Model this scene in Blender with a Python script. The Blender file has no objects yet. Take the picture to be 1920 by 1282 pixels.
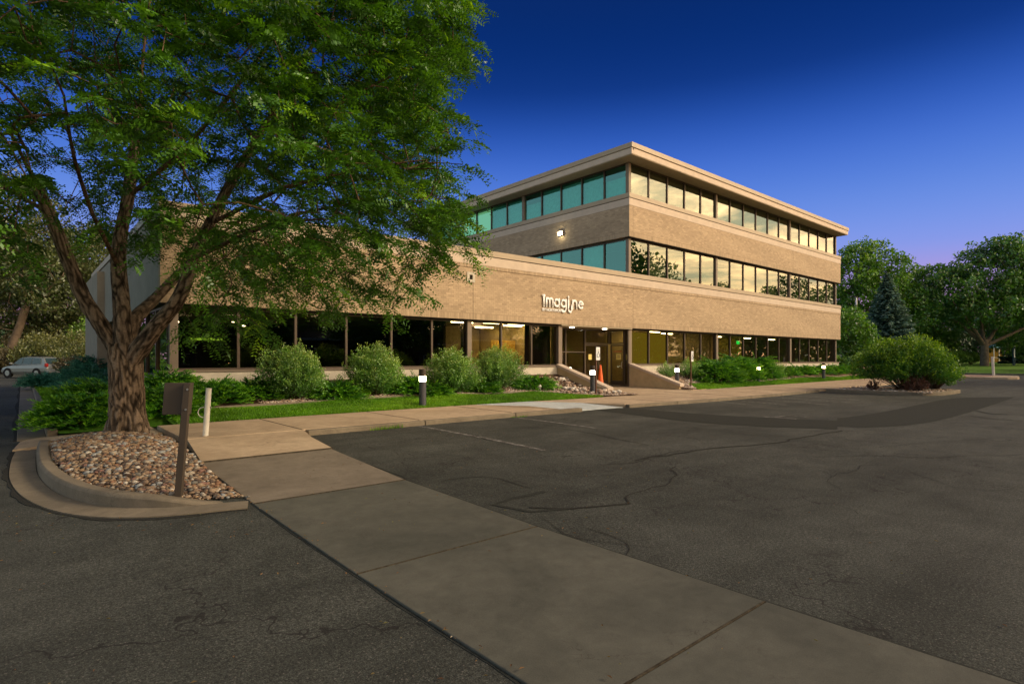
import bpy, math, random
import numpy as np
from mathutils import Vector, Matrix, noise as mnoise

rnd = random.Random(7)
RNG = np.random.default_rng(11)
R = math.radians
scene = bpy.context.scene
COL = scene.collection

# ---------------------------------------------------------------- camera
# world: X runs along the front of the building, Y runs from the car park to the building, Z up
FOC, HOR, YAW, EYE = 1074.0, 671.0, R(49.14), 1.5
cam_data = bpy.data.cameras.new('camera')
cam_data.sensor_width = 36.0
cam_data.lens = FOC / 1920 * 36
cam_data.shift_y = (HOR - 641) / 1920
cam_data.clip_end = 3000
cam_data.clip_start = 0.05
cam = bpy.data.objects.new('camera', cam_data)
COL.objects.link(cam)
cam.location = (0, 0, EYE)
cam.rotation_euler = (R(90), 0, YAW - R(90))
scene.camera = cam

# ---------------------------------------------------------------- dusk sky
SUN_DIR = Vector((math.cos(R(-45)), math.sin(R(-45)), 0.0))      # compass side of the afterglow
world = bpy.data.worlds.new('World')
scene.world = world
world.use_nodes = True
wt = world.node_tree
wt.nodes.clear()
def wn(t, **k):
    n = wt.nodes.new(t)
    for a, b in k.items(): setattr(n, a, b)
    return n
def wmath(op, a, b=None, clamp=False):
    n = wn('ShaderNodeMath', operation=op, use_clamp=clamp)
    for i, v in enumerate((a, b)):
        if v is None: continue
        if isinstance(v, (int, float)): n.inputs[i].default_value = v
        else: wt.links.new(v, n.inputs[i])
    return n.outputs[0]
wtc = wn('ShaderNodeTexCoord')
wsep = wn('ShaderNodeSeparateXYZ')
wt.links.new(wtc.outputs['Generated'], wsep.inputs[0])
ramp = wn('ShaderNodeValToRGB')
wt.links.new(wsep.outputs['Z'], ramp.inputs[0])
def set_ramp(rp, stops):
    e = rp.color_ramp.elements
    while len(e) > 1: e.remove(e[0])
    e[0].position = stops[0][0]; e[0].color = (*stops[0][1], 1)
    for p, c in stops[1:]:
        k = e.new(p); k.color = (*c, 1)
set_ramp(ramp, [(0.0, (.33, .13, .20)), (.07, (.30, .155, .28)), (.12, (.20, .16, .36)), (.165, (.115, .17, .42)),
                (.235, (.062, .13, .38)), (.30, (.030, .084, .33)), (.36, (.010, .045, .225)), (.42, (.0018, .0165, .105)), (.52, (.0008, .0115, .075)), (1.0, (.003, .010, .05))])
ramp.color_ramp.interpolation = 'B_SPLINE'
# afterglow around the sunset side, fading with height, broken by thin clouds
vdot = wn('ShaderNodeVectorMath', operation='DOT_PRODUCT')
wt.links.new(wtc.outputs['Generated'], vdot.inputs[0])
vdot.inputs[1].default_value = (math.cos(R(-68)), math.sin(R(-68)), 0)
side = wn('ShaderNodeMapRange', interpolation_type='SMOOTHSTEP')
wt.links.new(vdot.outputs['Value'], side.inputs[0])
side.inputs[1].default_value = .30; side.inputs[2].default_value = .85
glow = wn('ShaderNodeValToRGB')
wt.links.new(wsep.outputs['Z'], glow.inputs[0])
set_ramp(glow, [(0.0, (2.6, 1.5, .72)), (.10, (3.0, 2.1, 1.2)), (.25, (2.9, 2.25, 1.5)), (.45, (2.3, 1.95, 1.5)), (.70, (1.0, .98, .90)), (1.0, (.05, .07, .14))])
glow.color_ramp.interpolation = 'LINEAR'
wmap = wn('ShaderNodeMapping'); wmap.inputs['Scale'].default_value = (1, 1, 4.5)
wt.links.new(wtc.outputs['Generated'], wmap.inputs[0])
wno = wn('ShaderNodeTexNoise'); wno.inputs['Scale'].default_value = 5.5; wno.inputs['Detail'].default_value = 7; wno.inputs['Roughness'].default_value = .62
wno.inputs['Distortion'].default_value = .6
wt.links.new(wmap.outputs[0], wno.inputs[0])
cl = wn('ShaderNodeValToRGB')
wt.links.new(wno.outputs['Fac'], cl.inputs[0])
set_ramp(cl, [(0.38, (.30, .37, .38)), (.49, (.70, .66, .58)), (.60, (1.3, 1.12, .90))])
gm = wn('ShaderNodeMix', data_type='RGBA', blend_type='MULTIPLY'); gm.inputs[0].default_value = 1
wt.links.new(glow.outputs[0], gm.inputs[6]); wt.links.new(cl.outputs[0], gm.inputs[7])
sky = wn('ShaderNodeMix', data_type='RGBA')
wt.links.new(side.outputs[0], sky.inputs[0]); wt.links.new(ramp.outputs[0], sky.inputs[6]); wt.links.new(gm.outputs[2], sky.inputs[7])
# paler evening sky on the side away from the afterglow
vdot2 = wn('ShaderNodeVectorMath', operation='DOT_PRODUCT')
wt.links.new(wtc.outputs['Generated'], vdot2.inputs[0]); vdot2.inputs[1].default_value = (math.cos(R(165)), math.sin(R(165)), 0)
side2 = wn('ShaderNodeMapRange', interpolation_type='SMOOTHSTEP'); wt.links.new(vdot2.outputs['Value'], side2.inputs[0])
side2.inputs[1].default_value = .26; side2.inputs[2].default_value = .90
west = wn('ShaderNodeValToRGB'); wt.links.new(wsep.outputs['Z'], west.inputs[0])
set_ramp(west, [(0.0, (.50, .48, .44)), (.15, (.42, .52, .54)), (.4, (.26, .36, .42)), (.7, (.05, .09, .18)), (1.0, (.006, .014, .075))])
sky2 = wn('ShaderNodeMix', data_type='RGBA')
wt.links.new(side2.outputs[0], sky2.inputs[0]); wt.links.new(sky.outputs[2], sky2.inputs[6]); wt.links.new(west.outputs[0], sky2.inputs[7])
bg = wn('ShaderNodeBackground'); bg.inputs['Strength'].default_value = 1.0
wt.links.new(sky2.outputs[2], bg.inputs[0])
wo = wn('ShaderNodeOutputWorld'); wt.links.new(bg.outputs[0], wo.inputs[0])

sun_data = bpy.data.lights.new('sun', 'SUN')
sun_data.energy = 1.5
sun_data.color = (1.0, .79, .55)
sun_data.angle = R(16)
sun = bpy.data.objects.new('sun', sun_data)
COL.objects.link(sun)
SUN_EL = R(28)
to_sun = Vector((SUN_DIR.x * math.cos(SUN_EL), SUN_DIR.y * math.cos(SUN_EL), math.sin(SUN_EL)))
sun.rotation_euler = to_sun.to_track_quat('Z', 'Y').to_euler()
sun.location = (20, -20, 30)

scene.view_settings.view_transform = 'Standard'
scene.view_settings.look = 'None'
scene.view_settings.exposure = 1.0
scene.view_settings.gamma = 1.0
scene.view_settings.use_curve_mapping = False
scene.cycles.use_denoising = True
scene.cycles.max_bounces = 7
scene.cycles.transparent_max_bounces = 12
scene.cycles.diffuse_bounces = 3
scene.cycles.sample_clamp_indirect = 6.0
scene.cycles.caustics_reflective = False
scene.cycles.caustics_refractive = False

# ---------------------------------------------------------------- layout helpers
FX, FY = math.cos(YAW), math.sin(YAW)
def spot(px, d):
    """ground-plan point at distance d in front of the viewpoint, on the bearing of photo column px"""
    l = (px - 960) / FOC * d
    return FX * d + FY * l, FY * d - FX * l
def on_ground(px, py, z=0.0):
    return spot(px, (EYE - z) * FOC / (py - HOR))
def sm(t):
    t = min(max(t, 0.0), 1.0); return t * t * (3 - 2 * t)
def walk_z(x): return .21 - .10 * sm((x - 8) / 14)
def lot_z(x, y):
    z = walk_z(x) - .10
    z *= sm((x - .2) / 1.45)
    z *= sm((y - 2.5) / 7.0) if x < 22 else 1 - (1 - sm((y - 2.5) / 7)) * (1 - sm((x - 22) / 10))
    d = x * FX + y * FY
    return z + .85 * sm((d - 62) / 85)
def bed_edge(x):
    if x < 17.4:
        return 14.75 + .18 * math.sin(x * .9) - (14.75 - 12.75) * sm((x - 13.4) / 2.2) - .6 * sm((5 - x) / 3.0)
    return 14.9 + .25 * math.sin(x * .55) - 1.2 * sm((24.2 - x) / 1.8)
def walk_back(x): return 12.7 + .9 * sm((x - 13) / 8)
def plant_z(x, y):
    w = walk_z(x)
    a, b = walk_back(x), 14.9
    if y <= a: return w
    if y < b: return w + .13 * (y - a) / (b - a)
    return w + .13 + (.84 - w - .13) * sm((y - b) / 2.4)

# ---------------------------------------------------------------- objects
def link(name, data, parent=None):
    o = bpy.data.objects.new(name, data)
    COL.objects.link(o)
    if parent: o.parent = parent
    return o
def tag(o, label=None, cat=None, group=None, kind=None):
    if label: o['label'] = label
    if cat: o['category'] = cat
    if group: o['group'] = group
    if kind: o['kind'] = kind
    return o
def empty(name, loc=(0, 0, 0), rz=0):
    o = link(name, None); o.location = loc; o.rotation_euler = (0, 0, rz); o.empty_display_size = .2
    return o
def copy_tree(o, parent=None):
    c = o.copy(); COL.objects.link(c)
    if parent: c.parent = parent
    for ch in list(kids.get(o.name, [])):
        k = copy_tree(ch, c)
        kids.setdefault(c.name, []).append(k)
    return c
kids = {}
def child(o, parent):
    o.parent = parent; kids.setdefault(parent.name, []).append(o); return o

class MB:
    """collects boxes, prisms, tubes and lathes, then links them as one mesh object"""
    def __init__(s): s.v = []; s.f = []; s.m = []; s.mi = 0
    def add(s, vs, fs):
        b = len(s.v); s.v += [tuple(v) for v in vs]; s.f += [tuple(i + b for i in f) for f in fs]; s.m += [s.mi] * len(fs)
        return s
    def box(s, x0, x1, y0, y1, z0, z1):
        return s.add([(x0, y0, z0), (x1, y0, z0), (x1, y1, z0), (x0, y1, z0), (x0, y0, z1), (x1, y0, z1), (x1, y1, z1), (x0, y1, z1)],
                     [(0, 3, 2, 1), (4, 5, 6, 7), (0, 1, 5, 4), (1, 2, 6, 5), (2, 3, 7, 6), (3, 0, 4, 7)])
    def prism(s, poly, z0, z1):
        n = len(poly)
        vs = [(x, y, z0) for x, y in poly] + [(x, y, z1) for x, y in poly]
        return s.add(vs, [tuple(reversed(range(n))), tuple(range(n, 2 * n))] + [(i, (i + 1) % n, n + (i + 1) % n, n + i) for i in range(n)])
    def tube(s, pts, r, n=8, cap=True):
        pts = [Vector(p) for p in pts]
        if not hasattr(r, '__len__'): r = [r] * len(pts)
        vs = []
        for i, p in enumerate(pts):
            d = (pts[min(i + 1, len(pts) - 1)] - pts[max(i - 1, 0)]).normalized()
            a = d.cross(Vector((0, 0, 1)) if abs(d.z) < .9 else Vector((1, 0, 0))).normalized(); b = d.cross(a)
            for k in range(n):
                t = 2 * math.pi * k / n
                vs.append(p + (a * math.cos(t) + b * math.sin(t)) * r[i])
        fs = [(i * n + k, i * n + (k + 1) % n, (i + 1) * n + (k + 1) % n, (i + 1) * n + k) for i in range(len(pts) - 1) for k in range(n)]
        if cap: fs += [tuple(reversed(range(n))), tuple(range((len(pts) - 1) * n, len(pts) * n))]
        return s.add(vs, fs)
    def lathe(s, prof, c=(0, 0, 0), n=16):
        vs = []; m = len(prof)
        for r, z in prof:
            for k in range(n):
                t = 2 * math.pi * k / n
                vs.append((c[0] + r * math.cos(t), c[1] + r * math.sin(t), c[2] + z))
        fs = [(i * n + k, i * n + (k + 1) % n, (i + 1) * n + (k + 1) % n, (i + 1) * n + k) for i in range(m - 1) for k in range(n)]
        fs += [tuple(reversed(range(n))), tuple(range((m - 1) * n, m * n))]
        return s.add(vs, fs)
    def build(s, name, mats, parent=None, smooth=False, bevel=0, reg=True):
        me = bpy.data.meshes.new(name)
        me.from_pydata(s.v, [], s.f)
        for m in (mats if isinstance(mats, (list, tuple)) else [mats]): me.materials.append(m)
        if len(me.materials) > 1: me.polygons.foreach_set('material_index', s.m)
        if smooth: me.polygons.foreach_set('use_smooth', [True] * len(s.f))
        me.update()
        o = link(name, me)
        if parent:
            if reg: child(o, parent)
            else: o.parent = parent
        if bevel:
            b = o.modifiers.new('bevel', 'BEVEL'); b.width = bevel; b.segments = 2; b.limit_method = 'ANGLE'; b.angle_limit = R(40)
        return o

def bulk(name, verts, faces, mat, tone=None, parent=None, smooth=False):
    """numpy verts (N,3), faces (M,k) -> one mesh object, with an optional tone value per face"""
    verts = np.ascontiguousarray(verts, dtype=np.float32); faces = np.ascontiguousarray(faces, dtype=np.int32)
    me = bpy.data.meshes.new(name)
    k = faces.shape[1]
    me.vertices.add(len(verts)); me.vertices.foreach_set('co', verts.ravel())
    me.loops.add(faces.size); me.loops.foreach_set('vertex_index', faces.ravel())
    me.polygons.add(len(faces)); me.polygons.foreach_set('loop_start', np.arange(0, faces.size, k, dtype=np.int32))
    me.update(calc_edges=True)
    me.polygons.foreach_set('use_smooth', np.full(len(faces), smooth, dtype=bool))
    if tone is not None:
        at = me.attributes.new('tone', 'FLOAT', 'FACE'); at.data.foreach_set('value', np.ascontiguousarray(tone, dtype=np.float32))
    me.materials.append(mat)
    o = link(name, me)
    if parent: child(o, parent)
    return o

def grid_mesh(name, xs, ys, zf, mat, yf=None):
    xs = np.asarray(xs); n, m = len(xs), len(ys)
    V = []
    for x in xs:
        for t in ys:
            y = yf(x, t) if yf else t
            V.append((x, y, zf(x, y)))
    F = [(i * m + j, (i + 1) * m + j, (i + 1) * m + j + 1, i * m + j + 1) for i in range(n - 1) for j in range(m - 1)]
    return bulk(name, np.array(V), np.array(F), mat, smooth=True)

# ---------------------------------------------------------------- materials
class NT:
    def __init__(s, name):
        s.m = bpy.data.materials.new(name); s.m.use_nodes = True; s.t = s.m.node_tree; s.t.nodes.clear()
        s.out = s.n('ShaderNodeOutputMaterial')
    def n(s, ty, **k):
        q = s.t.nodes.new(ty)
        for a, b in k.items(): setattr(q, a, b)
        return q
    def l(s, a, b): s.t.links.new(a, b)
    def pos(s, scale=(1, 1, 1), obj=False):
        g = s.n('ShaderNodeTexCoord') if obj else s.n('ShaderNodeNewGeometry')
        mp = s.n('ShaderNodeMapping'); mp.inputs['Scale'].default_value = scale
        s.l(g.outputs['Object' if obj else 'Position'], mp.inputs[0]); return mp.outputs[0]
    def noise(s, scale, detail=4, rough=.55, dist=0, vec=None, out='Fac'):
        q = s.n('ShaderNodeTexNoise'); q.inputs['Scale'].default_value = scale; q.inputs['Detail'].default_value = detail
        q.inputs['Roughness'].default_value = rough; q.inputs['Distortion'].default_value = dist
        s.l(vec if vec is not None else s.pos(), q.inputs['Vector']); return q.outputs[out]
    def ramp(s, fac, stops, const=False):
        q = s.n('ShaderNodeValToRGB'); s.l(fac, q.inputs[0])
        set_ramp(q, [(p, (c, c, c) if not hasattr(c, '__len__') else c) for p, c in stops])
        if const: q.color_ramp.interpolation = 'CONSTANT'
        return q.outputs[0]
    def mix(s, fac, a, b, blend='MIX'):
        q = s.n('ShaderNodeMix', data_type='RGBA', blend_type=blend)
        for i, v in ((0, fac), (6, a), (7, b)):
            if isinstance(v, (int, float)): q.inputs[i].default_value = v
            elif isinstance(v, tuple): q.inputs[i].default_value = (*v, 1)
            else: s.l(v, q.inputs[i])
        return q.outputs[2]
    def math(s, op, a, b=0):
        q = s.n('ShaderNodeMath', operation=op)
        for i, v in ((0, a), (1, b)):
            if isinstance(v, (int, float)): q.inputs[i].default_value = v
            else: s.l(v, q.inputs[i])
        return q.outputs[0]
    def attr(s, name='tone'):
        q = s.n('ShaderNodeAttribute'); q.attribute_name = name; return q.outputs['Fac']
    def bump(s, h, strength=.4, dist=.01):
        q = s.n('ShaderNodeBump'); q.inputs['Strength'].default_value = strength; q.inputs['Distance'].default_value = dist
        s.l(h, q.inputs['Height']); return q.outputs[0]
    def bsdf(s, color, rough=.8, spec=.3, metal=0, normal=None, emit=None, estr=0, alpha=None):
        q = s.n('ShaderNodeBsdfPrincipled')
        for nm, v in (('Base Color', color), ('Roughness', rough), ('Metallic', metal)):
            if isinstance(v, (int, float)): q.inputs[nm].default_value = v
            elif isinstance(v, tuple): q.inputs[nm].default_value = (*v, 1)
            else: s.l(v, q.inputs[nm])
        q.inputs['Specular IOR Level'].default_value = spec
        if normal is not None: s.l(normal, q.inputs['Normal'])
        if emit: q.inputs['Emission Color'].default_value = (*emit, 1); q.inputs['Emission Strength'].default_value = estr
        return q.outputs[0]
    def done(s, sh): s.l(sh, s.out.inputs[0]); return s.m

def plain(name, c, rough=.6, spec=.3, metal=0, var=.12, scale=6, bump=0):
    t = NT(name)
    f = t.noise(scale, 5, .6)
    k = t.ramp(f, [(.3, 1 - var), (.7, 1 + var)])
    col = t.mix(1.0, c, k, 'MULTIPLY')
    nm = t.bump(t.noise(scale * 30, 2), bump, .004) if bump else None
    return t.done(t.bsdf(col, rough, spec, metal, nm))

def m_asphalt():
    t = NT('asphalt')
    p = t.pos()
    big = t.noise(.28, 5, .6, .5, p)
    base = t.mix(t.ramp(big, [(.35, 0), (.65, 1)]), (.037, .040, .034), (.066, .069, .060))
    mid = t.noise(2.3, 6, .7, .3, p)
    base = t.mix(1, base, t.ramp(mid, [(.3, .76), (.7, 1.2)]), 'MULTIPLY')
    stretched = t.noise(1.0, 4, .6, .2, t.pos((.25, 1.5, 1)))
    base = t.mix(.75, base, t.ramp(stretched, [(.35, .75), (.6, 1.12)]), 'MULTIPLY')
    grit = t.noise(42, 4, .8, 0, p)
    base = t.mix(1, base, t.ramp(grit, [(.34, .50), (.5, 1.0), (.66, 1.7)]), 'MULTIPLY')
    fine = t.noise(120, 3, .75, 0, p)
    base = t.mix(1, base, t.ramp(fine, [(.3, .35), (.52, 1.0), (.7, 2.3)]), 'MULTIPLY')
    v = t.n('ShaderNodeTexVoronoi'); v.inputs['Scale'].default_value = 55; t.l(p, v.inputs['Vector'])
    rr = t.n('ShaderNodeSeparateColor'); t.l(v.outputs['Color'], rr.inputs[0])
    speck = t.math('MULTIPLY', t.math('LESS_THAN', v.outputs['Distance'], .26), t.math('GREATER_THAN', rr.outputs[0], .80))
    base = t.mix(t.math('MULTIPLY', speck, .65), base, (.17, .155, .14))
    # hairline cracks
    wv = t.n('ShaderNodeVectorMath', operation='ADD')
    nz = t.noise(1.3, 4, .6, 0, p, 'Color')
    sc = t.n('ShaderNodeVectorMath', operation='SCALE'); t.l(nz, sc.inputs[0]); sc.inputs['Scale'].default_value = 1.5
    t.l(p, wv.inputs[0]); t.l(sc.outputs[0], wv.inputs[1])
    c = t.n('ShaderNodeTexVoronoi', feature='DISTANCE_TO_EDGE'); c.inputs['Scale'].default_value = .42; t.l(wv.outputs[0], c.inputs['Vector'])
    line = t.math('LESS_THAN', c.outputs['Distance'], .0045)
    gate = t.ramp(t.noise(.35, 3, .5, 0, p), [(.40, 0), (.52, 1)])
    base = t.mix(t.math('MULTIPLY', t.math('MULTIPLY', line, gate), .8), base, (.018, .016, .015))
    h = t.math('ADD', t.noise(150, 2, .6, 0, p), t.math('MULTIPLY', v.outputs['Distance'], -.6))
    return t.done(t.bsdf(base, .9, .22, 0, t.bump(h, .55, .006)))

def m_tar(name, c=(.030, .030, .027)):
    t = NT(name)
    p = t.pos()
    base = t.mix(1, c, t.ramp(t.noise(60, 4, .7, 0, p), [(.3, .6), (.7, 1.7)]), 'MULTIPLY')
    return t.done(t.bsdf(base, .95, .08, 0, t.bump(t.noise(120, 3, .6, 0, p), .5, .005)))

def m_concrete(name, c1, c2, streak=True):
    t = NT(name)
    p = t.pos()
    base = t.mix(t.ramp(t.noise(.9, 6, .65, .6, p), [(.32, 0), (.66, 1)]), c1, c2)
    base = t.mix(1, base, t.ramp(t.noise(7, 5, .7, .4, p), [(.3, .84), (.7, 1.12)]), 'MULTIPLY')
    base = t.mix(1, base, t.ramp(t.noise(160, 2, .8, 0, p), [(.3, .80), (.6, 1.08)]), 'MULTIPLY')
    st = t.ramp(t.noise(1.7, 5, .75, 1.4, p), [(.60, 0), (.74, 1)])
    base = t.mix(t.math('MULTIPLY', st, .42), base, (.05, .043, .033))
    sp = t.ramp(t.noise(38, 3, .7, 0, p), [(.70, 0), (.75, 1)])
    base = t.mix(t.math('MULTIPLY', sp, .5), base, (.07, .05, .04))
    # fine shrinkage cracks
    nz = t.noise(2.4, 4, .65, 0, p, 'Color')
    sc = t.n('ShaderNodeVectorMath', operation='SCALE'); t.l(nz, sc.inputs[0]); sc.inputs['Scale'].default_value = 1.1
    ad = t.n('ShaderNodeVectorMath', operation='ADD'); t.l(p, ad.inputs[0]); t.l(sc.outputs[0], ad.inputs[1])
    c = t.n('ShaderNodeTexVoronoi', feature='DISTANCE_TO_EDGE'); c.inputs['Scale'].default_value = .75; t.l(ad.outputs[0], c.inputs['Vector'])
    line = t.math('LESS_THAN', c.outputs['Distance'], .0030)
    gate = t.ramp(t.noise(.8, 3, .5, 0, p), [(.5, 0), (.6, 1)])
    base = t.mix(t.math('MULTIPLY', t.math('MULTIPLY', line, gate), .55), base, (.05, .042, .035))
    return t.done(t.bsdf(base, .85, .25, 0, t.bump(t.noise(90, 4, .7, 0, p), .22, .006)))

def m_tone(name, c1, c2, rough=.8, spec=.3, fine=40, bump=.2, c3=None):
    """colour runs from c1 to c2 with the tone of each piece"""
    t = NT(name)
    stops = [(0, c1), (1, c2)] if c3 is None else [(0, c1), (.5, c2), (1, c3)]
    base = t.ramp(t.attr(), stops)
    base = t.mix(1, base, t.ramp(t.noise(fine, 4, .65), [(.3, .82), (.7, 1.15)]), 'MULTIPLY')
    return t.done(t.bsdf(base, rough, spec, 0, t.bump(t.noise(fine * 3, 3), bump, .004)))

def m_leaf(name, stops, trans=.35, gloss=.06):
    t = NT(name)
    base = t.ramp(t.attr(), stops)
    base = t.mix(1, base, t.ramp(t.noise(1.1, 3, .6), [(.35, .72), (.65, 1.2)]), 'MULTIPLY')
    d = t.n('ShaderNodeBsdfDiffuse'); t.l(base, d.inputs[0])
    tr = t.n('ShaderNodeBsdfTranslucent'); t.l(t.mix(1, base, (1.25, 1.15, .55), 'MULTIPLY'), tr.inputs[0])
    m1 = t.n('ShaderNodeMixShader'); m1.inputs[0].default_value = trans; t.l(d.outputs[0], m1.inputs[1]); t.l(tr.outputs[0], m1.inputs[2])
    g = t.n('ShaderNodeBsdfGlossy'); g.inputs['Roughness'].default_value = .45; g.inputs[0].default_value = (.8, .85, .9, 1)
    m2 = t.n('ShaderNodeMixShader'); m2.inputs[0].default_value = gloss; t.l(m1.outputs[0], m2.inputs[1]); t.l(g.outputs[0], m2.inputs[2])
    return t.done(m2.outputs[0])

def m_glass(name, tint, refl, rcol=(1, 1, 1), rough=.0, wob=.0):
    """tinted, partly mirrored window glass: fresnel-weighted reflection over tinted see-through"""
    t = NT(name)
    tr = t.n('ShaderNodeBsdfTransparent'); tr.inputs[0].default_value = (*tint, 1)
    g = t.n('ShaderNodeBsdfGlossy'); g.inputs[0].default_value = (*rcol, 1); g.inputs['Roughness'].default_value = rough
    if wob:
        b = t.bump(t.noise(.9, 2, .5), wob, .02); t.l(b, g.inputs['Normal'])
    fr = t.n('ShaderNodeFresnel'); fr.inputs[0].default_value = 1.55
    f = t.math('ADD', t.math('MULTIPLY', fr.outputs[0], 1 - refl), refl)
    ge = t.n('ShaderNodeNewGeometry'); f = t.math('MULTIPLY', f, t.math('SUBTRACT', 1.0, ge.outputs['Backfacing']))
    m = t.n('ShaderNodeMixShader'); t.l(f, m.inputs[0]); t.l(tr.outputs[0], m.inputs[1]); t.l(g.outputs[0], m.inputs[2])
    return t.done(m.outputs[0])

def m_emit(name, c, s):
    t = NT(name); e = t.n('ShaderNodeEmission'); e.inputs[0].default_value = (*c, 1); e.inputs[1].default_value = s
    return t.done(e.outputs[0])

def m_bark(name, c1, c2, scale=(9, 9, 1.6), strength=.9, dist=.03):
    t = NT(name)
    p = t.pos(scale)
    f = t.noise(1.0, 6, .7, 1.2, p)
    base = t.mix(t.ramp(f, [(.36, 0), (.6, 1)]), c1, c2)
    base = t.mix(1, base, t.ramp(t.noise(45, 4, .7), [(.3, .7), (.7, 1.25)]), 'MULTIPLY')
    return t.done(t.bsdf(base, .92, .15, 0, t.bump(f, strength, dist)))

def m_stripe_paint():
    t = NT('worn_white_paint')
    p = t.pos()
    w = t.ramp(t.noise(9, 6, .8, .3, p), [(.45, 0), (.62, 1)])
    base = t.mix(t.math('MULTIPLY', w, .7), (.066, .060, .055), (.42, .41, .39))
    return t.done(t.bsdf(base, .85, .25))

M = {}
M['asphalt'] = m_asphalt()
M['tar'] = m_tar('tar')
M['patch'] = m_tar('dark_asphalt', (.032, .034, .030))
M['paint'] = m_stripe_paint()
M['walk'] = m_concrete('warm_concrete', (.38, .285, .19), (.52, .40, .275))
M['strip'] = m_concrete('grey_concrete', (.072, .073, .059), (.116, .114, .092))
M['kerb'] = m_concrete('kerb_concrete', (.15, .125, .09), (.24, .20, .145))
M['dirt'] = plain('joint_dirt', (.062, .052, .038), .95, .1, 0, .5, 30, .5)
M['redwalk'] = m_concrete('red_concrete', (.28, .15, .12), (.36, .20, .15))
M['whitewalk'] = m_concrete('pale_concrete', (.42, .47, .48), (.56, .60, .60))
M['brick'] = m_tone('tan_brick', (.34, .255, .170), (.52, .395, .265), .85, .25, 60, .3)
M['mortar'] = plain('mortar', (.34, .26, .175), .95, .1, 0, .15, 20)
M['stucco'] = plain('tan_stucco', (.55, .455, .365), .9, .2, 0, .08, 3, .15)
M['cap'] = plain('tan_metal_coping', (.39, .31, .215), .55, .35, 0, .06, 2)
M['greystucco'] = plain('grey_painted_wall', (.27, .24, .19), .9, .2, 0, .1, 2, .15)
M['plinth'] = plain('pale_plinth', (.55, .50, .41), .9, .2, 0, .12, 3, .15)
M['wingwall'] = plain('cream_stucco', (.52, .40, .23), .9, .2, 0, .12, 3, .15)
M['bronze'] = plain('bronze_frame', (.085, .062, .045), .45, .4, .2, .1, 3)
M['column'] = plain('taupe_column', (.21, .165, .125), .6, .3, 0, .08, 3)
M['soffit'] = plain('soffit', (.42, .36, .26), .9, .2, 0, .08, 3)
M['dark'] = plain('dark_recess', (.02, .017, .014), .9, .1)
M['roofing'] = plain('roof_membrane', (.25, .23, .21), .9)
M['glass'] = m_glass('tinted_glass', (.68, .64, .54), .04, (.85, .9, .9), 0, .05)
M['mirror'] = m_glass('mirrored_glass', (.48, .52, .44), .19, (.84, .88, .78), 0, .06)
M['teal'] = m_glass('teal_glass', (.42, .82, .79), .14, (.45, .95, .88), 0, .06)
M['blind'] = plain('cream_blind', (.62, .60, .50), .9)
M['litblind'] = plain('lit_blind', (.62, .60, .50), .9)
M['int_wall'] = plain('interior_wall', (.55, .45, .24), .9)
M['int_yellow'] = plain('yellow_wall', (.72, .46, .09), .9)
M['int_olive'] = plain('olive_blind', (.42, .36, .09), .9, .2, 0, .1, 1)
M['oliveblind'] = m_emit('lit_olive_blind', (.21, .155, .014), .62)  # glows by itself: room light through the blind put in as emission
M['int_dim'] = plain('dim_wall', (.16, .13, .075), .9)  # darker copy of the interior wall colour, room dimness painted in
M['int_floor'] = plain('carpet', (.08, .06, .045), .95)
M['int_ceiling'] = plain('ceiling_tile', (.40, .36, .28), .9)
M['lamp'] = m_emit('warm_lamp', (1, .80, .42), 20)
M['downlight'] = m_emit('downlight', (1, .9, .65), 14)
M['bollardlamp'] = m_emit('bollard_lens', (1, .70, .32), 20)
M['bollardwhite'] = m_emit('bollard_lens_pale', (1, .88, .62), 22)
M['exit'] = m_emit('exit_green', (.02, .75, .10), 1.2)
M['mulch'] = plain('mulch', (.10, .062, .04), .95, .1, 0, .5, 25, .8)
M['rockbed'] = plain('pebble_ground', (.34, .24, .17), .95, .1, 0, .45, 22, .8)
M['soil'] = plain('grass_ground', (.06, .15, .012), .95, .1, 0, .35, 8, .8)
M['farlawn'] = plain('far_lawn', (.09, .19, .018), .95, .1, 0, .35, .25, .5)
def m_stones():
    t = NT('river_stone')
    base = t.ramp(t.attr(), [(0, (.07, .05, .04)), (.14, (.18, .125, .085)), (.3, (.24, .165, .10)), (.42, (.13, .125, .11)), (.5, (.26, .19, .13)), (.62, (.20, .11, .065)), (.72, (.28, .24, .19)), (.82, (.18, .10, .08)), (.9, (.24, .25, .25)), (.96, (.48, .44, .38))], True)
    base = t.mix(1, base, t.ramp(t.noise(30, 4, .65), [(.3, .75), (.7, 1.2)]), 'MULTIPLY')
    return t.done(t.bsdf(base, .8, .3, 0, t.bump(t.noise(90, 3), .2, .004)))
M['stone'] = m_stones()
M['stonepale'] = m_tone('pale_stone', (.26, .18, .13), (.44, .32, .24), .85, .3, 25, .2, (.60, .57, .52))
M['edging'] = plain('grey_edging', (.20, .17, .13), .9)
M['grass'] = m_leaf('grass_blades', [(0, (.06, .16, .006)), (.6, (.13, .33, .010)), (1, (.25, .44, .02))], .25, .02)
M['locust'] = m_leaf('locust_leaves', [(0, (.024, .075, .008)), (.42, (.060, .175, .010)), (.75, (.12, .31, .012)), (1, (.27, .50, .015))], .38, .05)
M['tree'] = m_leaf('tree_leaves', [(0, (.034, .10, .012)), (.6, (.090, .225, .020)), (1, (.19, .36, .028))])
M['brightree'] = m_leaf('bright_leaves', [(0, (.06, .16, .010)), (.6, (.12, .29, .014)), (1, (.23, .42, .02))])
M['oldtree'] = m_leaf('olive_leaves', [(0, (.04, .062, .016)), (.6, (.095, .13, .035)), (1, (.19, .20, .05))])
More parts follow.
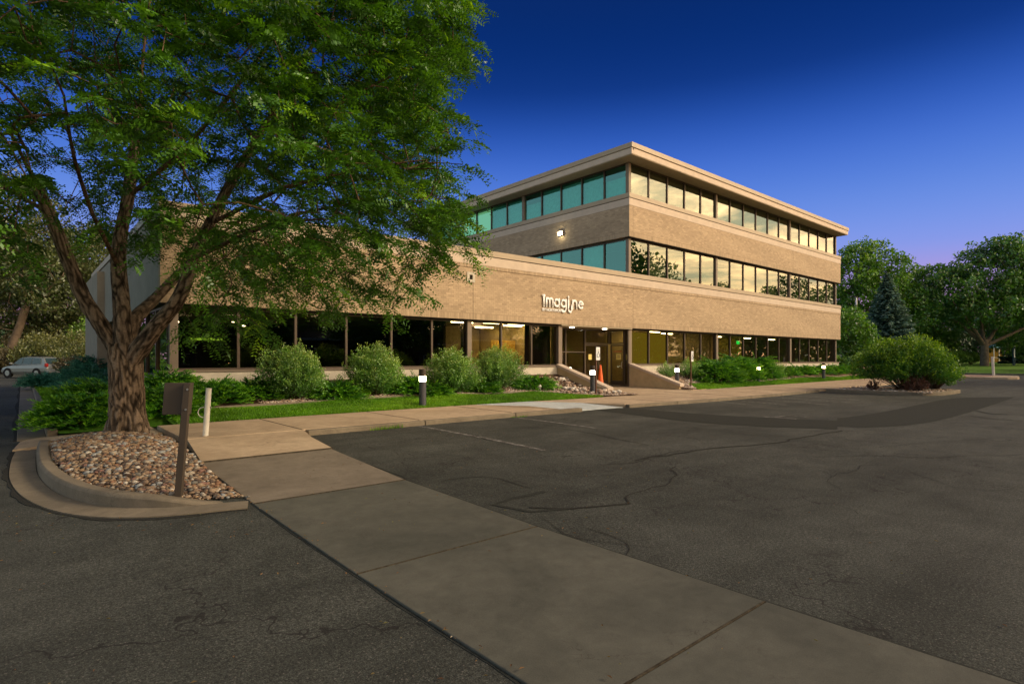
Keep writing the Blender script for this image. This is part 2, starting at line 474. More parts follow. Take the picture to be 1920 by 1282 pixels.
M['spruce'] = m_leaf('spruce_needles', [(0, (.038, .088, .062)), (.6, (.10, .18, .14)), (1, (.21, .31, .25))], .15, .04)
M['darkconifer'] = m_leaf('dark_needles', [(0, (.018, .052, .020)), (1, (.055, .115, .045))], .15)
M['juniper'] = m_leaf('juniper_needles', [(0, (.020, .085, .008)), (.5, (.055, .22, .012)), (1, (.20, .46, .012))], .2, .04)
M['bluejuniper'] = m_leaf('blue_juniper_needles', [(0, (.015, .08, .055)), (.6, (.035, .18, .12)), (1, (.08, .28, .19))], .2, .04)
M['shrub'] = m_leaf('shrub_leaves', [(0, (.040, .13, .018)), (.5, (.095, .26, .035)), (.85, (.19, .38, .055)), (1, (.38, .52, .11))], .3, .06)
M['island'] = m_leaf('island_shrub_leaves', [(0, (.012, .055, .008)), (.5, (.030, .13, .012)), (.8, (.09, .22, .012)), (1, (.26, .42, .010))], .3, .04)
M['drygrass'] = m_leaf('dry_shrub', [(0, (.05, .045, .025)), (1, (.14, .12, .06))])
M['redleaf'] = m_leaf('red_leaves', [(0, (.05, .02, .012)), (1, (.16, .06, .03))])
M['litter'] = m_leaf('dry_leaves', [(0, (.10, .05, .02)), (.5, (.28, .15, .05)), (1, (.16, .16, .04))])
M['bark'] = m_bark('locust_bark', (.022, .015, .011), (.20, .13, .085), (11, 11, 2.2), 1.0, .03)
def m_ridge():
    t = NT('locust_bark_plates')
    base = t.ramp(t.attr(), [(.15, (.022, .017, .013)), (.38, (.080, .060, .044)), (.62, (.155, .115, .082)), (.85, (.27, .205, .15))])  # pale weathered plates; furrow shade painted into the bark tone
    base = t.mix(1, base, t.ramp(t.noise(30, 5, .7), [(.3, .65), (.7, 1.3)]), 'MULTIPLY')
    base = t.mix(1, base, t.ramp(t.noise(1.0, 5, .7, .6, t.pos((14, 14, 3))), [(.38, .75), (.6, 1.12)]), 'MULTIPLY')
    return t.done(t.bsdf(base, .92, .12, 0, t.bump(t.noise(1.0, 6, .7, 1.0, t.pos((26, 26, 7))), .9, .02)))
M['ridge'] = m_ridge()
M['twig'] = plain('twig_bark', (.075, .052, .036), .9, .1, 0, .3, 8)
M['farbark'] = plain('grey_bark', (.13, .10, .075), .9, .1, 0, .3, 3)
M['white'] = plain('white_pvc', (.66, .64, .57), .45, .4, 0, .05, 5)
M['white_metal'] = plain('white_letter', (.86, .86, .84), .4, .4, 0, .02)
M['brownpost'] = plain('brown_powdercoat', (.060, .046, .034), .5, .4, .2, .06)
M['rustpost'] = plain('rusty_post', (.12, .055, .032), .7, .3, .2, .2, 12)
M['bollard'] = plain('slate_bollard', (.072, .075, .088), .45, .4, .2, .08)
M['orange'] = plain('cone_orange', (.85, .14, .03), .55, .35, 0, .08, 4)
M['signwhite'] = plain('sign_face', (.72, .72, .72), .5, .4, 0, .03)
M['signblue'] = plain('sign_symbol', (.07, .11, .17), .5)
M['paper'] = plain('notice_paper', (.78, .62, .20), .8, .2, 0, .05)
M['chrome'] = plain('brushed_steel', (.5, .5, .5), .3, .5, .9, .03)
M['black'] = plain('black_rubber', (.014, .014, .015), .75, .2)
M['silver'] = plain('silver_paint', (.22, .24, .24), .32, .5, .35, .04, 2)
M['carglass'] = plain('car_glass', (.03, .055, .06), .08, .6)
M['redlamp'] = plain('red_lens', (.42, .02, .015), .25, .5)
M['bluemetal'] = plain('blue_roof', (.16, .36, .48), .6)
M['yellowwall'] = plain('yellow_cladding', (.34, .22, .04), .8)
M['greyroof'] = plain('grey_shingles', (.20, .19, .20), .9, .2, 0, .2, 6)
M['housewall'] = plain('house_wall', (.22, .17, .12), .9)
M['navy'] = plain('navy_banner', (.02, .05, .08), .7)

# ================================================================ GROUND
def flat_axis(a, b, dense_a, dense_b, step, coarse):
    v = list(np.arange(a, dense_a, coarse)) + list(np.arange(dense_a, dense_b, step)) + list(np.arange(dense_b, b + coarse, coarse))
    return v
g = grid_mesh('ground', flat_axis(-420, 1300, -20, 200, 8, 60), flat_axis(-420, 1300, -20, 200, 8, 60), lambda x, y: lot_z(x, y) - .16, M['farlawn'])
tag(g, kind='structure')
a = grid_mesh('asphalt_lot', flat_axis(-6, 64, -2, 30, .5, 2.5), flat_axis(-28, 30, -2, 14, .5, 4), lot_z, M['asphalt'])
tag(a, kind='structure')
a = grid_mesh('side_road', flat_axis(-16, 0.7, -4, .7, .5, 4), flat_axis(30, 84, 30, 32, 1, 4), lambda x, y: 0.0 + lot_z(x, y), M['asphalt'])
tag(a, kind='structure')
a = grid_mesh('cross_road', flat_axis(1.4, 12, 1.5, 4, 1, 3), flat_axis(52, 84, 52, 54, 1, 4), lambda x, y: lot_z(x, y) - .001, M['asphalt'])
tag(a, kind='structure')

def ribbon(name, A, B, mat, z0f, z1f, parent=None, closed=False, bevel=0):
    """solid strip between two plan polylines of equal length"""
    n = len(A); vs = []
    for (ax, ay), (bx, by) in zip(A, B):
        vs += [(ax, ay, z1f(ax, ay)), (bx, by, z1f(bx, by)), (bx, by, z0f(bx, by)), (ax, ay, z0f(ax, ay))]
    fs = []
    for i in range(n - 1):
        p, q = i * 4, i * 4 + 4
        for k in range(4):
            fs.append((p + k, p + (k + 1) % 4, q + (k + 1) % 4, q + k))
    fs += [(0, 3, 2, 1), (4 * n - 4, 4 * n - 3, 4 * n - 2, 4 * n - 1)]
    mb = MB(); mb.add(vs, fs)
    o = mb.build(name, mat, parent, smooth=True, bevel=bevel)
    o.data.set_sharp_from_angle(angle=R(35)); return o
def dens(P, step=.4):
    """Catmull-Rom through the plan points"""
    P = [Vector((*p, 0)) for p in P]; out = []
    for i in range(len(P) - 1):
        p0, p1, p2, p3 = P[max(i - 1, 0)], P[i], P[i + 1], P[min(i + 2, len(P) - 1)]
        k = max(1, int((p2 - p1).length / step))
        for j in range(k):
            t = j / k
            q = .5 * ((2 * p1) + (p2 - p0) * t + (2 * p0 - 5 * p1 + 4 * p2 - p3) * t * t + (3 * p1 - p0 - 3 * p2 + p3) * t ** 3)
            out.append((q.x, q.y))
    out.append((P[-1].x, P[-1].y)); return out
def offs(P, w):
    out = []
    for i, (x, y) in enumerate(P):
        a, b = P[max(i - 1, 0)], P[min(i + 1, len(P) - 1)]
        d = Vector((b[0] - a[0], b[1] - a[1])).normalized()
        ww = w[i] if hasattr(w, '__len__') else w
        out.append((x - d.y * ww, y + d.x * ww))
    return out

M['midstrip'] = m_concrete('tan_grey_concrete', (.155, .13, .098), (.225, .19, .145))
# concrete crossing strip in the foreground: separate panels with open joints
crossing = empty('concrete_crossing', (2.6, 4, 0)); tag(crossing, kind='structure')
crossing.location = (0, 0, 0)
def panel(name, poly, parent, mat, top, thick=.12, bevel=.006):
    vs = [(x, y, top(x, y)) for x, y in poly] + [(x, y, top(x, y) - thick) for x, y in poly]
    n = len(poly)
    mb = MB(); mb.add(vs, [tuple(range(n))] + [tuple(reversed(range(n, 2 * n)))] + [(i, n + i, n + (i + 1) % n, (i + 1) % n) for i in range(n)])
    return mb.build(name, mat, parent, bevel=bevel)
ys = [-2.2, -.35, 1.64, 3.67, 5.93]
for i in range(len(ys) - 1):
    panel('slab', [(1.765, ys[i] + .008), (3.47, ys[i] + .008), (3.47, ys[i + 1] - .008), (1.765, ys[i + 1] - .008)], crossing, M['strip'],
          lambda x, y: lot_z(2.6, y) + .012)
panel('slab', [(1.77, 5.945), (3.47, 5.945), (3.52, 7.2), (3.58, 8.28), (1.80, 8.28)], crossing, M['midstrip'], lambda x, y: lot_z(2.6, y) + .012 + .023 * sm((y - 6) / 2))
panel('slab', [(1.82, 8.31), (3.60, 8.31), (3.72, 9.4), (3.92, 10.28), (2.05, 10.28)], crossing, M['walk'], lambda x, y: lot_z(2.6, y) + .047 + .05 * sm((y - 8.3) / 2))

# front walk: panels along the kerb, joints every few metres
walk = empty('front_walk', (0, 0, 0)); tag(walk, kind='structure')
xs = [2.02, 3.9, 6.35, 8.9, 11.2, 12.65, 15.1, 17.5, 19.9, 22.4, 24.9, 27.4, 29.9, 32.4, 35, 38, 41, 44, 47]
def wtop(x, y):
    return walk_z(x) - (.085 * sm((11.6 - y) / 1.2) if 11.15 < x < 13.16 else 0)
for i in range(len(xs) - 1):
    x0, x1 = xs[i] + .008, xs[i + 1] - .008
    y0a = 10.30 if x0 < 22 else 10.0 + .3 * sm((24 - x0) / 2)
    poly = [(x0, 10.3), (x1, 10.3), (x1, 11.5), (x1, walk_back(x1) - .0), (x0, walk_back(x0) - .0), (x0, 11.5)]
    m = M['whitewalk'] if i == 4 else M['walk']
    if i == 4:
        poly = [(x0, 10.32), (x1 + .5, 10.32), (x1 - .05, 11.5), (x1 - .9, walk_back(x1)), (x0 - 1.6, walk_back(x0)), (x0 - .7, 11.4)]
    if i == 3: poly = [(x0, 10.3), (x1, 10.3), (x1 - .7, 11.4), (x1 - 1.6, walk_back(x1)), (x0, walk_back(x0)), (x0, 11.5)]
    if i == 5: poly = [(x0 + .52, 10.3), (x1, 10.3), (x1, 11.5), (x1, walk_back(x1)), (x0 - .88, walk_back(x0)), (x0 - .03, 11.5)]
    panel('slab', poly, walk, m, wtop, .2)
# kerb face in front of the walk
kerb = empty('kerb', (0, 0, 0)); tag(kerb, kind='structure')
seg = [3.94, 6.4, 8.9, 11.2, 13.2, 15.6, 18.0, 20.4, 22.8, 25.2, 26.6]
for i in range(len(seg) - 1):
    if i == 3: continue
    P = [(x, 10.14 + .02 * math.sin(x)) for x in np.linspace(seg[i] + .008, seg[i + 1] - .008, 6)]
    ribbon('kerb_stone', P, [(x, 10.292) for x, y in P], M['kerb'], lambda x, y: -.1, lambda x, y: walk_z(x) - .004, kerb, bevel=.018)
# entrance walk up to the doors
panel('entrance_walk', [(17.42, 13.35), (21.95, 13.68), (21.95, 18.3), (17.42, 18.3)], None, M['walk'], lambda x, y: .16 if y > 15 else walk_z(20) - .006, .2)
tag(bpy.data.objects['entrance_walk'], kind='structure')
gap = MB(); gap.prism([(14.9, 12.9), (17.7, 13.1), (17.7, 14.9), (16.0, 14.4), (15.0, 13.2)], -.1, .135); gap.prism([(21.8, 13.5), (23.2, 13.6), (23.2, 14.6), (21.8, 14.4)], -.1, .125); o = gap.build('walk_fill', M['walk']); tag(o, kind='structure')

# dirt-filled joints
def joint(x0, y0, x1, y1, z, w=.013):
    d = Vector((x1 - x0, y1 - y0)).normalized(); n = Vector((-d.y, d.x)) * w
    P = [(x0 + (x1 - x0) * t, y0 + (y1 - y0) * t) for t in np.linspace(0, 1, 14)]
    A = [(x + n.x * (.7 + .7 * abs(mnoise.noise(Vector((x * 9, y * 9, 0))))), y + n.y) for x, y in P]; B = [(x - n.x, y - n.y * (.7 + .7 * abs(mnoise.noise(Vector((x * 9, y * 9, 4)))))) for x, y in P]
    o = ribbon('joint', A, B, M['dirt'], lambda x, y: z - .02, lambda x, y: z + .003); tag(o, kind='structure')
for y_ in ys[1:-1]: joint(1.77, y_, 3.465, y_, lot_z(2.6, y_) + .012, .0055)
joint(1.77, 5.937, 3.47, 5.937, lot_z(2.6, 5.94) + .013, .012)
joint(1.81, 8.29, 3.60, 8.29, lot_z(2.6, 8.3) + .049, .014); joint(2.03, 10.30, 3.9, 10.30, .165, .02)
for i in range(1, len(xs) - 1):
    if i in (4, 5): continue
    joint(xs[i], 10.32, xs[i], walk_back(xs[i]), walk_z(xs[i]), .013)

# path that crosses behind the rock bed to the drive
path = empty('side_path', (0, 0, 0)); tag(path, kind='structure')
panel('slab', [(2.03, 10.31), (3.88, 10.31), (3.88, 11.6), (2.3, 11.75), (2.05, 11.2)], path, M['walk'], lambda x, y: walk_z(x) - .05 - .05 * sm((11.0 - y) / .7), .1)
panel('slab', [(-.05, 12.15), (1.0, 12.3), (2.0, 12.0), (2.0, 13.2), (.9, 13.4), (.3, 13.6), (.05, 13.3)], path, M['walk'], lambda x, y: .03 + .12 * sm(x / 1.6), .1)

# rounded kerb and gutter of the rock bed
ko = dens([(.27, 12.1), (.22, 10.9), (.22, 9.3), (.36, 7.95), (.66, 6.95), (1.14, 6.34), (1.76, 6.08)], .18)
ki = offs(ko, 0.165)
islandk = empty('rock_bed_kerb', (0, 0, 0)); tag(islandk, kind='structure')
def kz(x, y):
    return .165 - .125 * sm((x - .9) / .85)
ribbon('kerb_stone', ko, ki, M['kerb'], lambda x, y: -.1, kz, islandk, bevel=.035)
go = offs(ko, -.28); gi = offs(ko, -.01)
gw = ribbon('gutter', go, gi, M['kerb'], lambda x, y: -.1, lambda x, y: .016 + lot_z(x, y), islandk)
to = offs(ko, [-.33 - .02 * math.sin(i * .7) - .015 * math.sin(i * 2.1) for i in range(len(ko))]); ti = offs(ko, -.285)
t_ = ribbon('tar_joint', to, ti, M['tar'], lambda x, y: -.1, lambda x, y: lot_z(x, y) + .007, None); tag(t_, kind='structure')
# kerb and gutter running away beside the drive
P = [(.42 + .006 * (y - 13), y) for y in np.arange(13.6, 45.5, 1.0)]
dk = empty('drive_kerb', (0, 0, 0)); tag(dk, kind='structure')
for i in range(0, len(P) - 3, 3):
    q = [(x, y + .01 * (k == 0) - .01 * (k == 3)) for k, (x, y) in enumerate(P[i:i + 4])]
    ribbon('kerb_stone', q, [(x + .16, y) for x, y in q], M['kerb'], lambda x, y: -.1, lambda x, y: .17, dk, bevel=.02)
    ribbon('gutter', [(x - .42, y) for x, y in q], [(x - .004, y) for x, y in q], M['kerb'], lambda x, y: -.1, lambda x, y: .018, dk, bevel=.01)
q = [(x - .424, y) for x, y in P]
t_ = ribbon('tar_joint', [(x - .07 + .03 * math.sin(y), y) for x, y in q], q, M['tar'], lambda x, y: -.1, lambda x, y: lot_z(x, y) + .006); tag(t_, kind='structure')

# tar lines along the crossing strip
yy = np.arange(-2, 9.4, .22)
for x0, s, e in ((1.762, -1, 5.7), (3.485, 1, 9.6)):
    A = [(x0 + (.06 if y > 6 else 0) * (s > 0) + (.13 * sm((y - 7) / 3) if s > 0 else 0), y) for y in yy if y < e]
    B = [(x + s * (.012 + .028 * abs(mnoise.noise(Vector((x * 3, y * 2.4, 5))))), y) for x, y in A]
    t_ = ribbon('tar_joint', A, B, M['patch'], lambda x, y: -.08, lambda x, y: lot_z(x, y) + .003); tag(t_, kind='structure')

# newer asphalt patch, sealed cracks, tyre marks, worn paint
def sheet(name, P, mat, lift=.004):
    import mathutils.geometry as mg
    tri = mg.tessellate_polygon([[Vector((x, y, 0)) for x, y in P]])
    me = bpy.data.meshes.new(name)
    me.from_pydata([(x, y, lot_z(x, y) + lift) for x, y in P], [], [tuple(t) for t in tri]); me.materials.append(mat)
    o = link(name, me); tag(o, kind='structure'); return o
def px_line(pts, z=.08): return [on_ground(x, y, z) for x, y in pts]
def strip(name, pts, w, mat, lift=.004, step=.25, jit=.0, z=.08):
    P = dens(px_line(pts, z), step)
    if jit: P = [(x + jit * mnoise.noise(Vector((x * 2.2, y * 2.2, 3))), y + jit * mnoise.noise(Vector((x * 2.2, y * 2.2, 9)))) for x, y in P]
    ww = [w * .62 * (.6 + .6 * abs(mnoise.noise(Vector((x * 3, y * 3, 1))))) for x, y in P]
    A, B = offs(P, ww), offs(P, [-k for k in ww])
    vs = []
    for (a, b), (c, d) in zip(A, B): vs += [(a, b, lot_z(a, b) + lift), (c, d, lot_z(c, d) + lift)]
    mb = MB(); mb.add(vs, [(2 * i, 2 * i + 1, 2 * i + 3, 2 * i + 2) for i in range(len(P) - 1)])
    o = mb.build(name, mat); tag(o, kind='structure'); return o
def band_sheet(name, A, B, mat, lift=.005, n=90, m=9, z=.08):
    def samp(P, n):
        P = np.array(dens(px_line(P, z), .3)); L_ = np.linspace(0, len(P) - 1, n); q = np.arange(len(P)); return list(zip(np.interp(L_, q, P[:, 0]), np.interp(L_, q, P[:, 1])))
    A, B = samp(A, n), samp(B, n); V = []
    for (ax, ay), (bx, by) in zip(A, B):
        for k in range(m):
            t = k / (m - 1); x, y = ax + (bx - ax) * t, ay + (by - ay) * t
            e = .05 * mnoise.noise(Vector((x * 2, y * 2, 7))) if k in (0, m - 1) else 0
            e *= .5
            V.append((x + e, y + e, lot_z(x, y) + lift))
    o = bulk(name, np.array(V), np.array([(i * m + k, (i + 1) * m + k, (i + 1) * m + k + 1, i * m + k + 1) for i in range(n - 1) for k in range(m - 1)]), mat, smooth=True); tag(o, kind='structure')
band_sheet('asphalt_patch', [(1130, 762), (1330, 776), (1570, 784)], [(1088, 766), (1300, 790), (1570, 799)], M['patch'])
band_sheet('asphalt_patch', [(1570, 784), (1660, 770), (1775, 747), (1830, 744)], [(1570, 799), (1680, 797), (1790, 779), (1905, 743)], M['patch'], z=.03)
strip('crack_seal', [(1185, 858), (1250, 848), (1330, 836), (1440, 826), (1500, 815), (1580, 801)], .045, M['tar'], .007, jit=.12)
strip('crack_seal', [(1130, 864), (1185, 862), (1260, 842), (1300, 838)], .02, M['tar'], .006, jit=.1)
strip('crack_seal', [(900, 808), (960, 804), (1060, 806), (1160, 822), (1220, 832)], .022, M['tar'], .006, jit=.06)
strip('crack_seal', [(1276, 867), (1262, 885), (1230, 905), (1185, 915), (1180, 930)], .022, M['tar'], .006, .12, .18)
strip('crack_seal', [(1180, 930), (1120, 938), (1060, 943), (985, 938)], .05, M['tar'], .006, jit=.1)
strip('crack_seal', [(640, 812), (740, 816), (850, 812), (930, 828)], .02, M['tar'], .006, jit=.1)
strip('crack_seal', [(1090, 976), (1170, 1000), (1175, 1020), (1178, 1040)], .010, M['tar'], .006, .1, .15)
strip('crack_seal', [(1440, 862), (1540, 870), (1560, 895), (1564, 905)], .008, M['tar'], .006, .1, .15)
strip('crack_seal', [(1650, 830), (1760, 822), (1900, 818)], .012, M['tar'], .006, jit=.15)
for pts, w in (([(1500, 822), (1600, 818), (1700, 822), (1900, 812)], .012), ([(1380, 800), (1500, 803), (1640, 800)], .012), ([(1530, 848), (1640, 846), (1760, 848), (1915, 842)], .016),
               ([(1560, 882), (1600, 868), (1650, 860)], .012), ([(1300, 800), (1420, 812), (1500, 815)], .012), ([(700, 842), (800, 850), (880, 858)], .010), ([(820, 900), (900, 890), (985, 905)], .014),
               ([(1020, 955), (1060, 985), (1150, 1000), (1230, 1010)], .008), ([(1000, 870), (1090, 885), (1200, 880)], .010), ([(1700, 870), (1800, 900), (1915, 905)], .009), ([(1450, 940), (1560, 930), (1620, 950)], .006), ([(20, 800), (-60, 790)], .02)):
    strip('crack_seal', pts, w, M['tar'], .006, .2, .16)
strip('tyre_mark', [(1015, 912), (960, 922), (925, 936), (990, 946), (1070, 942)], .07, M['patch'], .005, jit=.1)
strip('tyre_mark', [(1830, 770), (1860, 776), (1890, 777)], .16, M['patch'], .005, z=0)
strip('crack_seal', [(1820, 780), (1870, 786), (1919, 789)], .06, M['tar'], .005, z=0)
for i, (x0, y0) in enumerate([(17.7, 9.9), (18.9, 10.05), (20.3, 10.05), (21.8, 10.0), (23.3, 9.9)]):
    L_ = [1.3, 2.1, 2.9, 3.2, 2.6][i]
    P = [(x0 - .28 * t, y0 - t) for t in np.linspace(0, L_, 8)]
    vs = []
    for x, y in P: vs += [(x - .05, y, lot_z(x, y) + .005), (x + .05, y, lot_z(x, y) + .005)]
    mb = MB(); mb.add(vs, [(2 * k, 2 * k + 1, 2 * k + 3, 2 * k + 2) for k in range(len(P) - 1)]); tag(mb.build('paint_line', M['paint']), kind='structure')
for x0, y0, y1 in ((8.8, 10.1, 7.6), (6.2, 10.1, 6.4), (25.3, 9.6, 6.0)):
    P = [(x0, y) for y in np.linspace(y0, y1, 8)]; vs = []
    for x, y in P: vs += [(x - .05, y, lot_z(x, y) + .005), (x + .05, y, lot_z(x, y) + .005)]
    mb = MB(); mb.add(vs, [(2 * k, 2 * k + 1, 2 * k + 3, 2 * k + 2) for k in range(len(P) - 1)]); tag(mb.build('paint_line', M['paint']), kind='structure')
# faded wheelchair symbol on the bay
sp_ = on_ground(1462, 779, .05)
mb = MB()
for x0, x1, y0, y1 in ((-.5, -.42, -.6, .5), (-.42, .2, -.1, -.03), (.2, .28, -.6, -.1)):
    mb.add([(sp_[0] + a_, sp_[1] + b_, lot_z(sp_[0], sp_[1]) + .006) for a_, b_ in ((x0, y0), (x1, y0), (x1, y1), (x0, y1))], [(0, 1, 2, 3)])
tag(mb.build('bay_symbol', M['paint']), kind='structure')

# planting ground: lawn strips, mulch and pebble beds
def lawn_y(x, t): return walk_back(x) + (bed_edge(x) - walk_back(x)) * t
l = grid_mesh('lawn', np.arange(2.3, 15.25, .25), np.linspace(0, 1, 7), plant_z, M['soil'], lawn_y); tag(l, kind='structure')
l = grid_mesh('lawn', np.arange(22.7, 62, .5), np.linspace(0, 1, 7), plant_z, M['soil'], lawn_y); tag(l, kind='structure')
b = grid_mesh('planting_bed', np.arange(2.3, 17.31, .25), np.linspace(0, 1, 12), lambda x, y: plant_z(x, y) + .03, M['mulch'], lambda x, t: bed_edge(x) + .0 + (16.9 - bed_edge(x)) * t); tag(b, kind='structure')
b = grid_mesh('planting_bed', np.arange(22.1, 62, .4), np.linspace(0, 1, 12), lambda x, y: plant_z(x, y) + .03, M['rockbed'], lambda x, t: bed_edge(x) + .0 + (16.9 - bed_edge(x)) * t); tag(b, kind='structure')
def bank_z(x, y): return .13 + .62 * sm((x - .5) / 2.4) * sm((y - 13.0) / 2.2)
b = grid_mesh('grass_bank', np.arange(.58, 2.9, .2), np.arange(13.2, 46, .8), bank_z, M['soil']); tag(b, kind='structure')
# timber / concrete bed edging
def edging(xa, xb):
    P = [(x, bed_edge(x)) for x in np.arange(xa, xb, .4)]
    e = ribbon('bed_edging', P, [(x, y + .09) for x, y in P], M['edging'], lambda x, y: 0, lambda x, y: plant_z(x, y) + .06); tag(e, kind='structure')
edging(2.4, 13.6); edging(24.4, 44)

# rock bed under the near tree
def in_poly(x, y, P):
    c = False
    for i in range(len(P)):
        (x1, y1), (x2, y2) = P[i], P[i - 1]
        if (y1 > y) != (y2 > y) and x < (x2 - x1) * (y - y1) / (y2 - y1) + x1: c = not c
    return c
ROCKP = [(x, y) for x, y in ki[::-1]] + [(.45, 12.1), (1.2, 12.3), (1.9, 12.0), (1.98, 11.0), (1.80, 9.8), (1.80, 8.3), (1.76, 7.2), (1.755, 6.1)]
def rock_z(x, y):
    d = math.hypot((x - 1.15) / .95, (y - 9.6) / 3.4)
    return .075 + .20 * max(0, 1 - d ** 2) + .05 * sm((y - 8) / 3)
gv = []; gf = []
NX, NY = 26, 64
XS, YS = np.linspace(.35, 2.05, NX), np.linspace(6.0, 12.35, NY)
idx = {}
for i, x in enumerate(XS):
    for j, y in enumerate(YS): idx[i, j] = len(gv); gv.append((x, y, rock_z(x, y) - .02))
for i in range(NX - 1):
    for j in range(NY - 1):
        if in_poly((XS[i] + XS[i + 1]) / 2, (YS[j] + YS[j + 1]) / 2, ROCKP): gf.append((idx[i, j], idx[i + 1, j], idx[i + 1, j + 1], idx[i, j + 1]))
rb = bulk('rock_bed', np.array(gv), np.array(gf), M['rockbed']); tag(rb, kind='structure')
# low-poly pebble shapes
def pebble_shapes(k, seed):
    out = []
    r0 = random.Random(seed)
    for _ in range(k):
        t = (1 + 5 ** .5) / 2
        V = [(-1, t, 0), (1, t, 0), (-1, -t, 0), (1, -t, 0), (0, -1, t), (0, 1, t), (0, -1, -t), (0, 1, -t), (t, 0, -1), (t, 0, 1), (-t, 0, -1), (-t, 0, 1)]
        F = [(0, 11, 5), (0, 5, 1), (0, 1, 7), (0, 7, 10), (0, 10, 11), (1, 5, 9), (5, 11, 4), (11, 10, 2), (10, 7, 6), (7, 1, 8), (3, 9, 4), (3, 4, 2), (3, 2, 6), (3, 6, 8), (3, 8, 9), (4, 9, 5), (2, 4, 11), (6, 2, 10), (8, 6, 7), (9, 8, 1)]
        V = np.array(V, float); V /= np.linalg.norm(V[0])
        V *= np.array([1, r0.uniform(.6, .95), r0.uniform(.4, .65)]) * np.array([[r0.uniform(.85, 1.15)] for _ in range(12)])
        out.append((V, np.array(F)))
    return out
SH = pebble_shapes(10, 3)
def rotz(V, a):
    c, s = math.cos(a), math.sin(a); return V @ np.array([[c, s, 0], [-s, c, 0], [0, 0, 1]])
def pebbles(name, n, where, zf, mat, s0, s1, parent=None, big=0, lift=.25, seed=1):
    r0 = random.Random(seed); VV = []; FF = []; TT = []; nb = 0; base = 0
    tries = 0; made = 0; stones = []
    while made < n and tries < n * 20:
        tries += 1
        x, y = where(r0)
        if x is None: continue
        made += 1
        s = s0 * (s1 / s0) ** (r0.random() ** 2.6)
        stones.append((s, x, y, r0.random() * 6.3, r0.randrange(10), r0.random()))
    stones.sort(reverse=True)
    for i, (s, x, y, a, k, tn) in enumerate(stones):
        V, F = SH[k]
        z = zf(x, y) + s * lift
        if i < big:
            key = ('stone', k, int(tn * 6), mat.name)
            if key not in meshes:
                me = bpy.data.meshes.new('stone'); me.from_pydata([tuple(v) for v in V], [], [tuple(f) for f in F]); me.materials.append(mat)
                me.polygons.foreach_set('use_smooth', [True] * 20)
                at = me.attributes.new('tone', 'FLOAT', 'FACE'); at.data.foreach_set('value', [(int(tn * 6) + .5) / 6] * 20)
                meshes[key] = me
            o = link('stone', meshes[key], parent); o.location = (x, y, z); o.rotation_euler = (tn * .5 - .25, a % .4 - .2, a); o.scale = (s, s, s)
        else:
            VV.append(rotz(V, a) * s + np.array([x, y, z])); FF.append(F + base); base += 12; TT += [tn] * 20
    if VV:
        o = bulk(name, np.concatenate(VV), np.concatenate(FF), mat, np.array(TT), parent, smooth=True); tag(o, kind='stuff'); return o
meshes = {}
def in_rock(r0):
    x, y = r0.uniform(.38, 2.0), r0.uniform(6.0, 12.3)
    return (x, y) if in_poly(x, y, ROCKP) else (None, None)
pebbles('pebbles', 9500, in_rock, rock_z, M['stone'], .012, .048, rb, 300, .30, 5)
def in_bed_left(r0):
    x = r0.uniform(4.6, 17.2); y = bed_edge(x) + .08 + r0.random() ** 1.6 * (16.3 - bed_edge(x))
    if x < 13.2 and (y > 15.8 or mnoise.noise(Vector((x * .5, y, 2))) < -.12): return None, None
    return x, y
pebbles('bed_pebbles', 4800, in_bed_left, lambda x, y: plant_z(x, y) + .035, M['stonepale'], .020, .05, None, 0, .3, 8)
def in_rocks2(r0):
    x = r0.uniform(14.6, 17.1); y = r0.uniform(13.4, 16.4)
    return (x, y) if y > bed_edge(x) + .2 else (None, None)
pebbles('bed_rocks', 260, in_rocks2, lambda x, y: plant_z(x, y) + .05, M['stonepale'], .06, .15, None, 0, .35, 9)
def in_bed_right(r0):
    x = 22.2 + 14 * r0.random() ** 1.5; y = bed_edge(x) + .05 + r0.random() ** 1.3 * 2
    return x, min(y, 16.6)
pebbles('bed_pebbles', 3200, in_bed_right, lambda x, y: plant_z(x, y) + .04, M['stonepale'], .025, .07, None, 0, .3, 10)
pebbles('bank_pebbles', 1800, lambda r0: (lambda y: (1.25 + .035 * (y - 20) + r0.uniform(-.22, .22), y))(r0.uniform(20, 33)), lambda x, y: bank_z(x, y), M['stonepale'], .04, .09, None, 0, .3, 12)

# grass blades on the lawns
def blades(name, n, xa, xb, yf, zf, h, w, seed, mat=None):
    g_ = np.random.default_rng(seed)
    x = g_.uniform(xa, xb, n); t = g_.random(n)
    y = np.array([yf(a, b) for a, b in zip(x, t)]); z = np.array([zf(a, b) for a, b in zip(x, y)])
    hh = h * g_.uniform(.5, 1.25, n) * (1 + .5 * np.sin(x * 1.7) * np.sin(y * 2.9)); an = g_.uniform(0, 6.28, n); ln = g_.normal(0, .45, (n, 2)) * hh[:, None]
    dx, dy = np.cos(an) * w / 2, np.sin(an) * w / 2
    V = np.stack([np.stack([x - dx, y - dy, z], 1), np.stack([x + dx, y + dy, z], 1), np.stack([x + ln[:, 0], y + ln[:, 1], z + hh], 1)], 1).reshape(-1, 3)
    F = np.arange(3 * n).reshape(-1, 3)
    tone = np.clip(.5 + .22 * np.sin(x * .8 + 2 * np.sin(y * 1.1)) + g_.normal(0, .22, n), 0, 1)
    o = bulk(name, V, F, mat or M['grass'], tone); tag(o, kind='stuff'); return o
blades('grass', 95000, 2.4, 15.3, lambda x, t: walk_back(x) + (bed_edge(x) - walk_back(x)) * t - .0, plant_z, .055, .014, 21)
blades('grass', 40000, 22.6, 48, lambda x, t: walk_back(x) + (bed_edge(x) - walk_back(x)) * t, plant_z, .06, .022, 22)
blades('grass', 15000, .62, 1.5, lambda x, t: 17 + 22 * t, bank_z, .07, .025, 23)
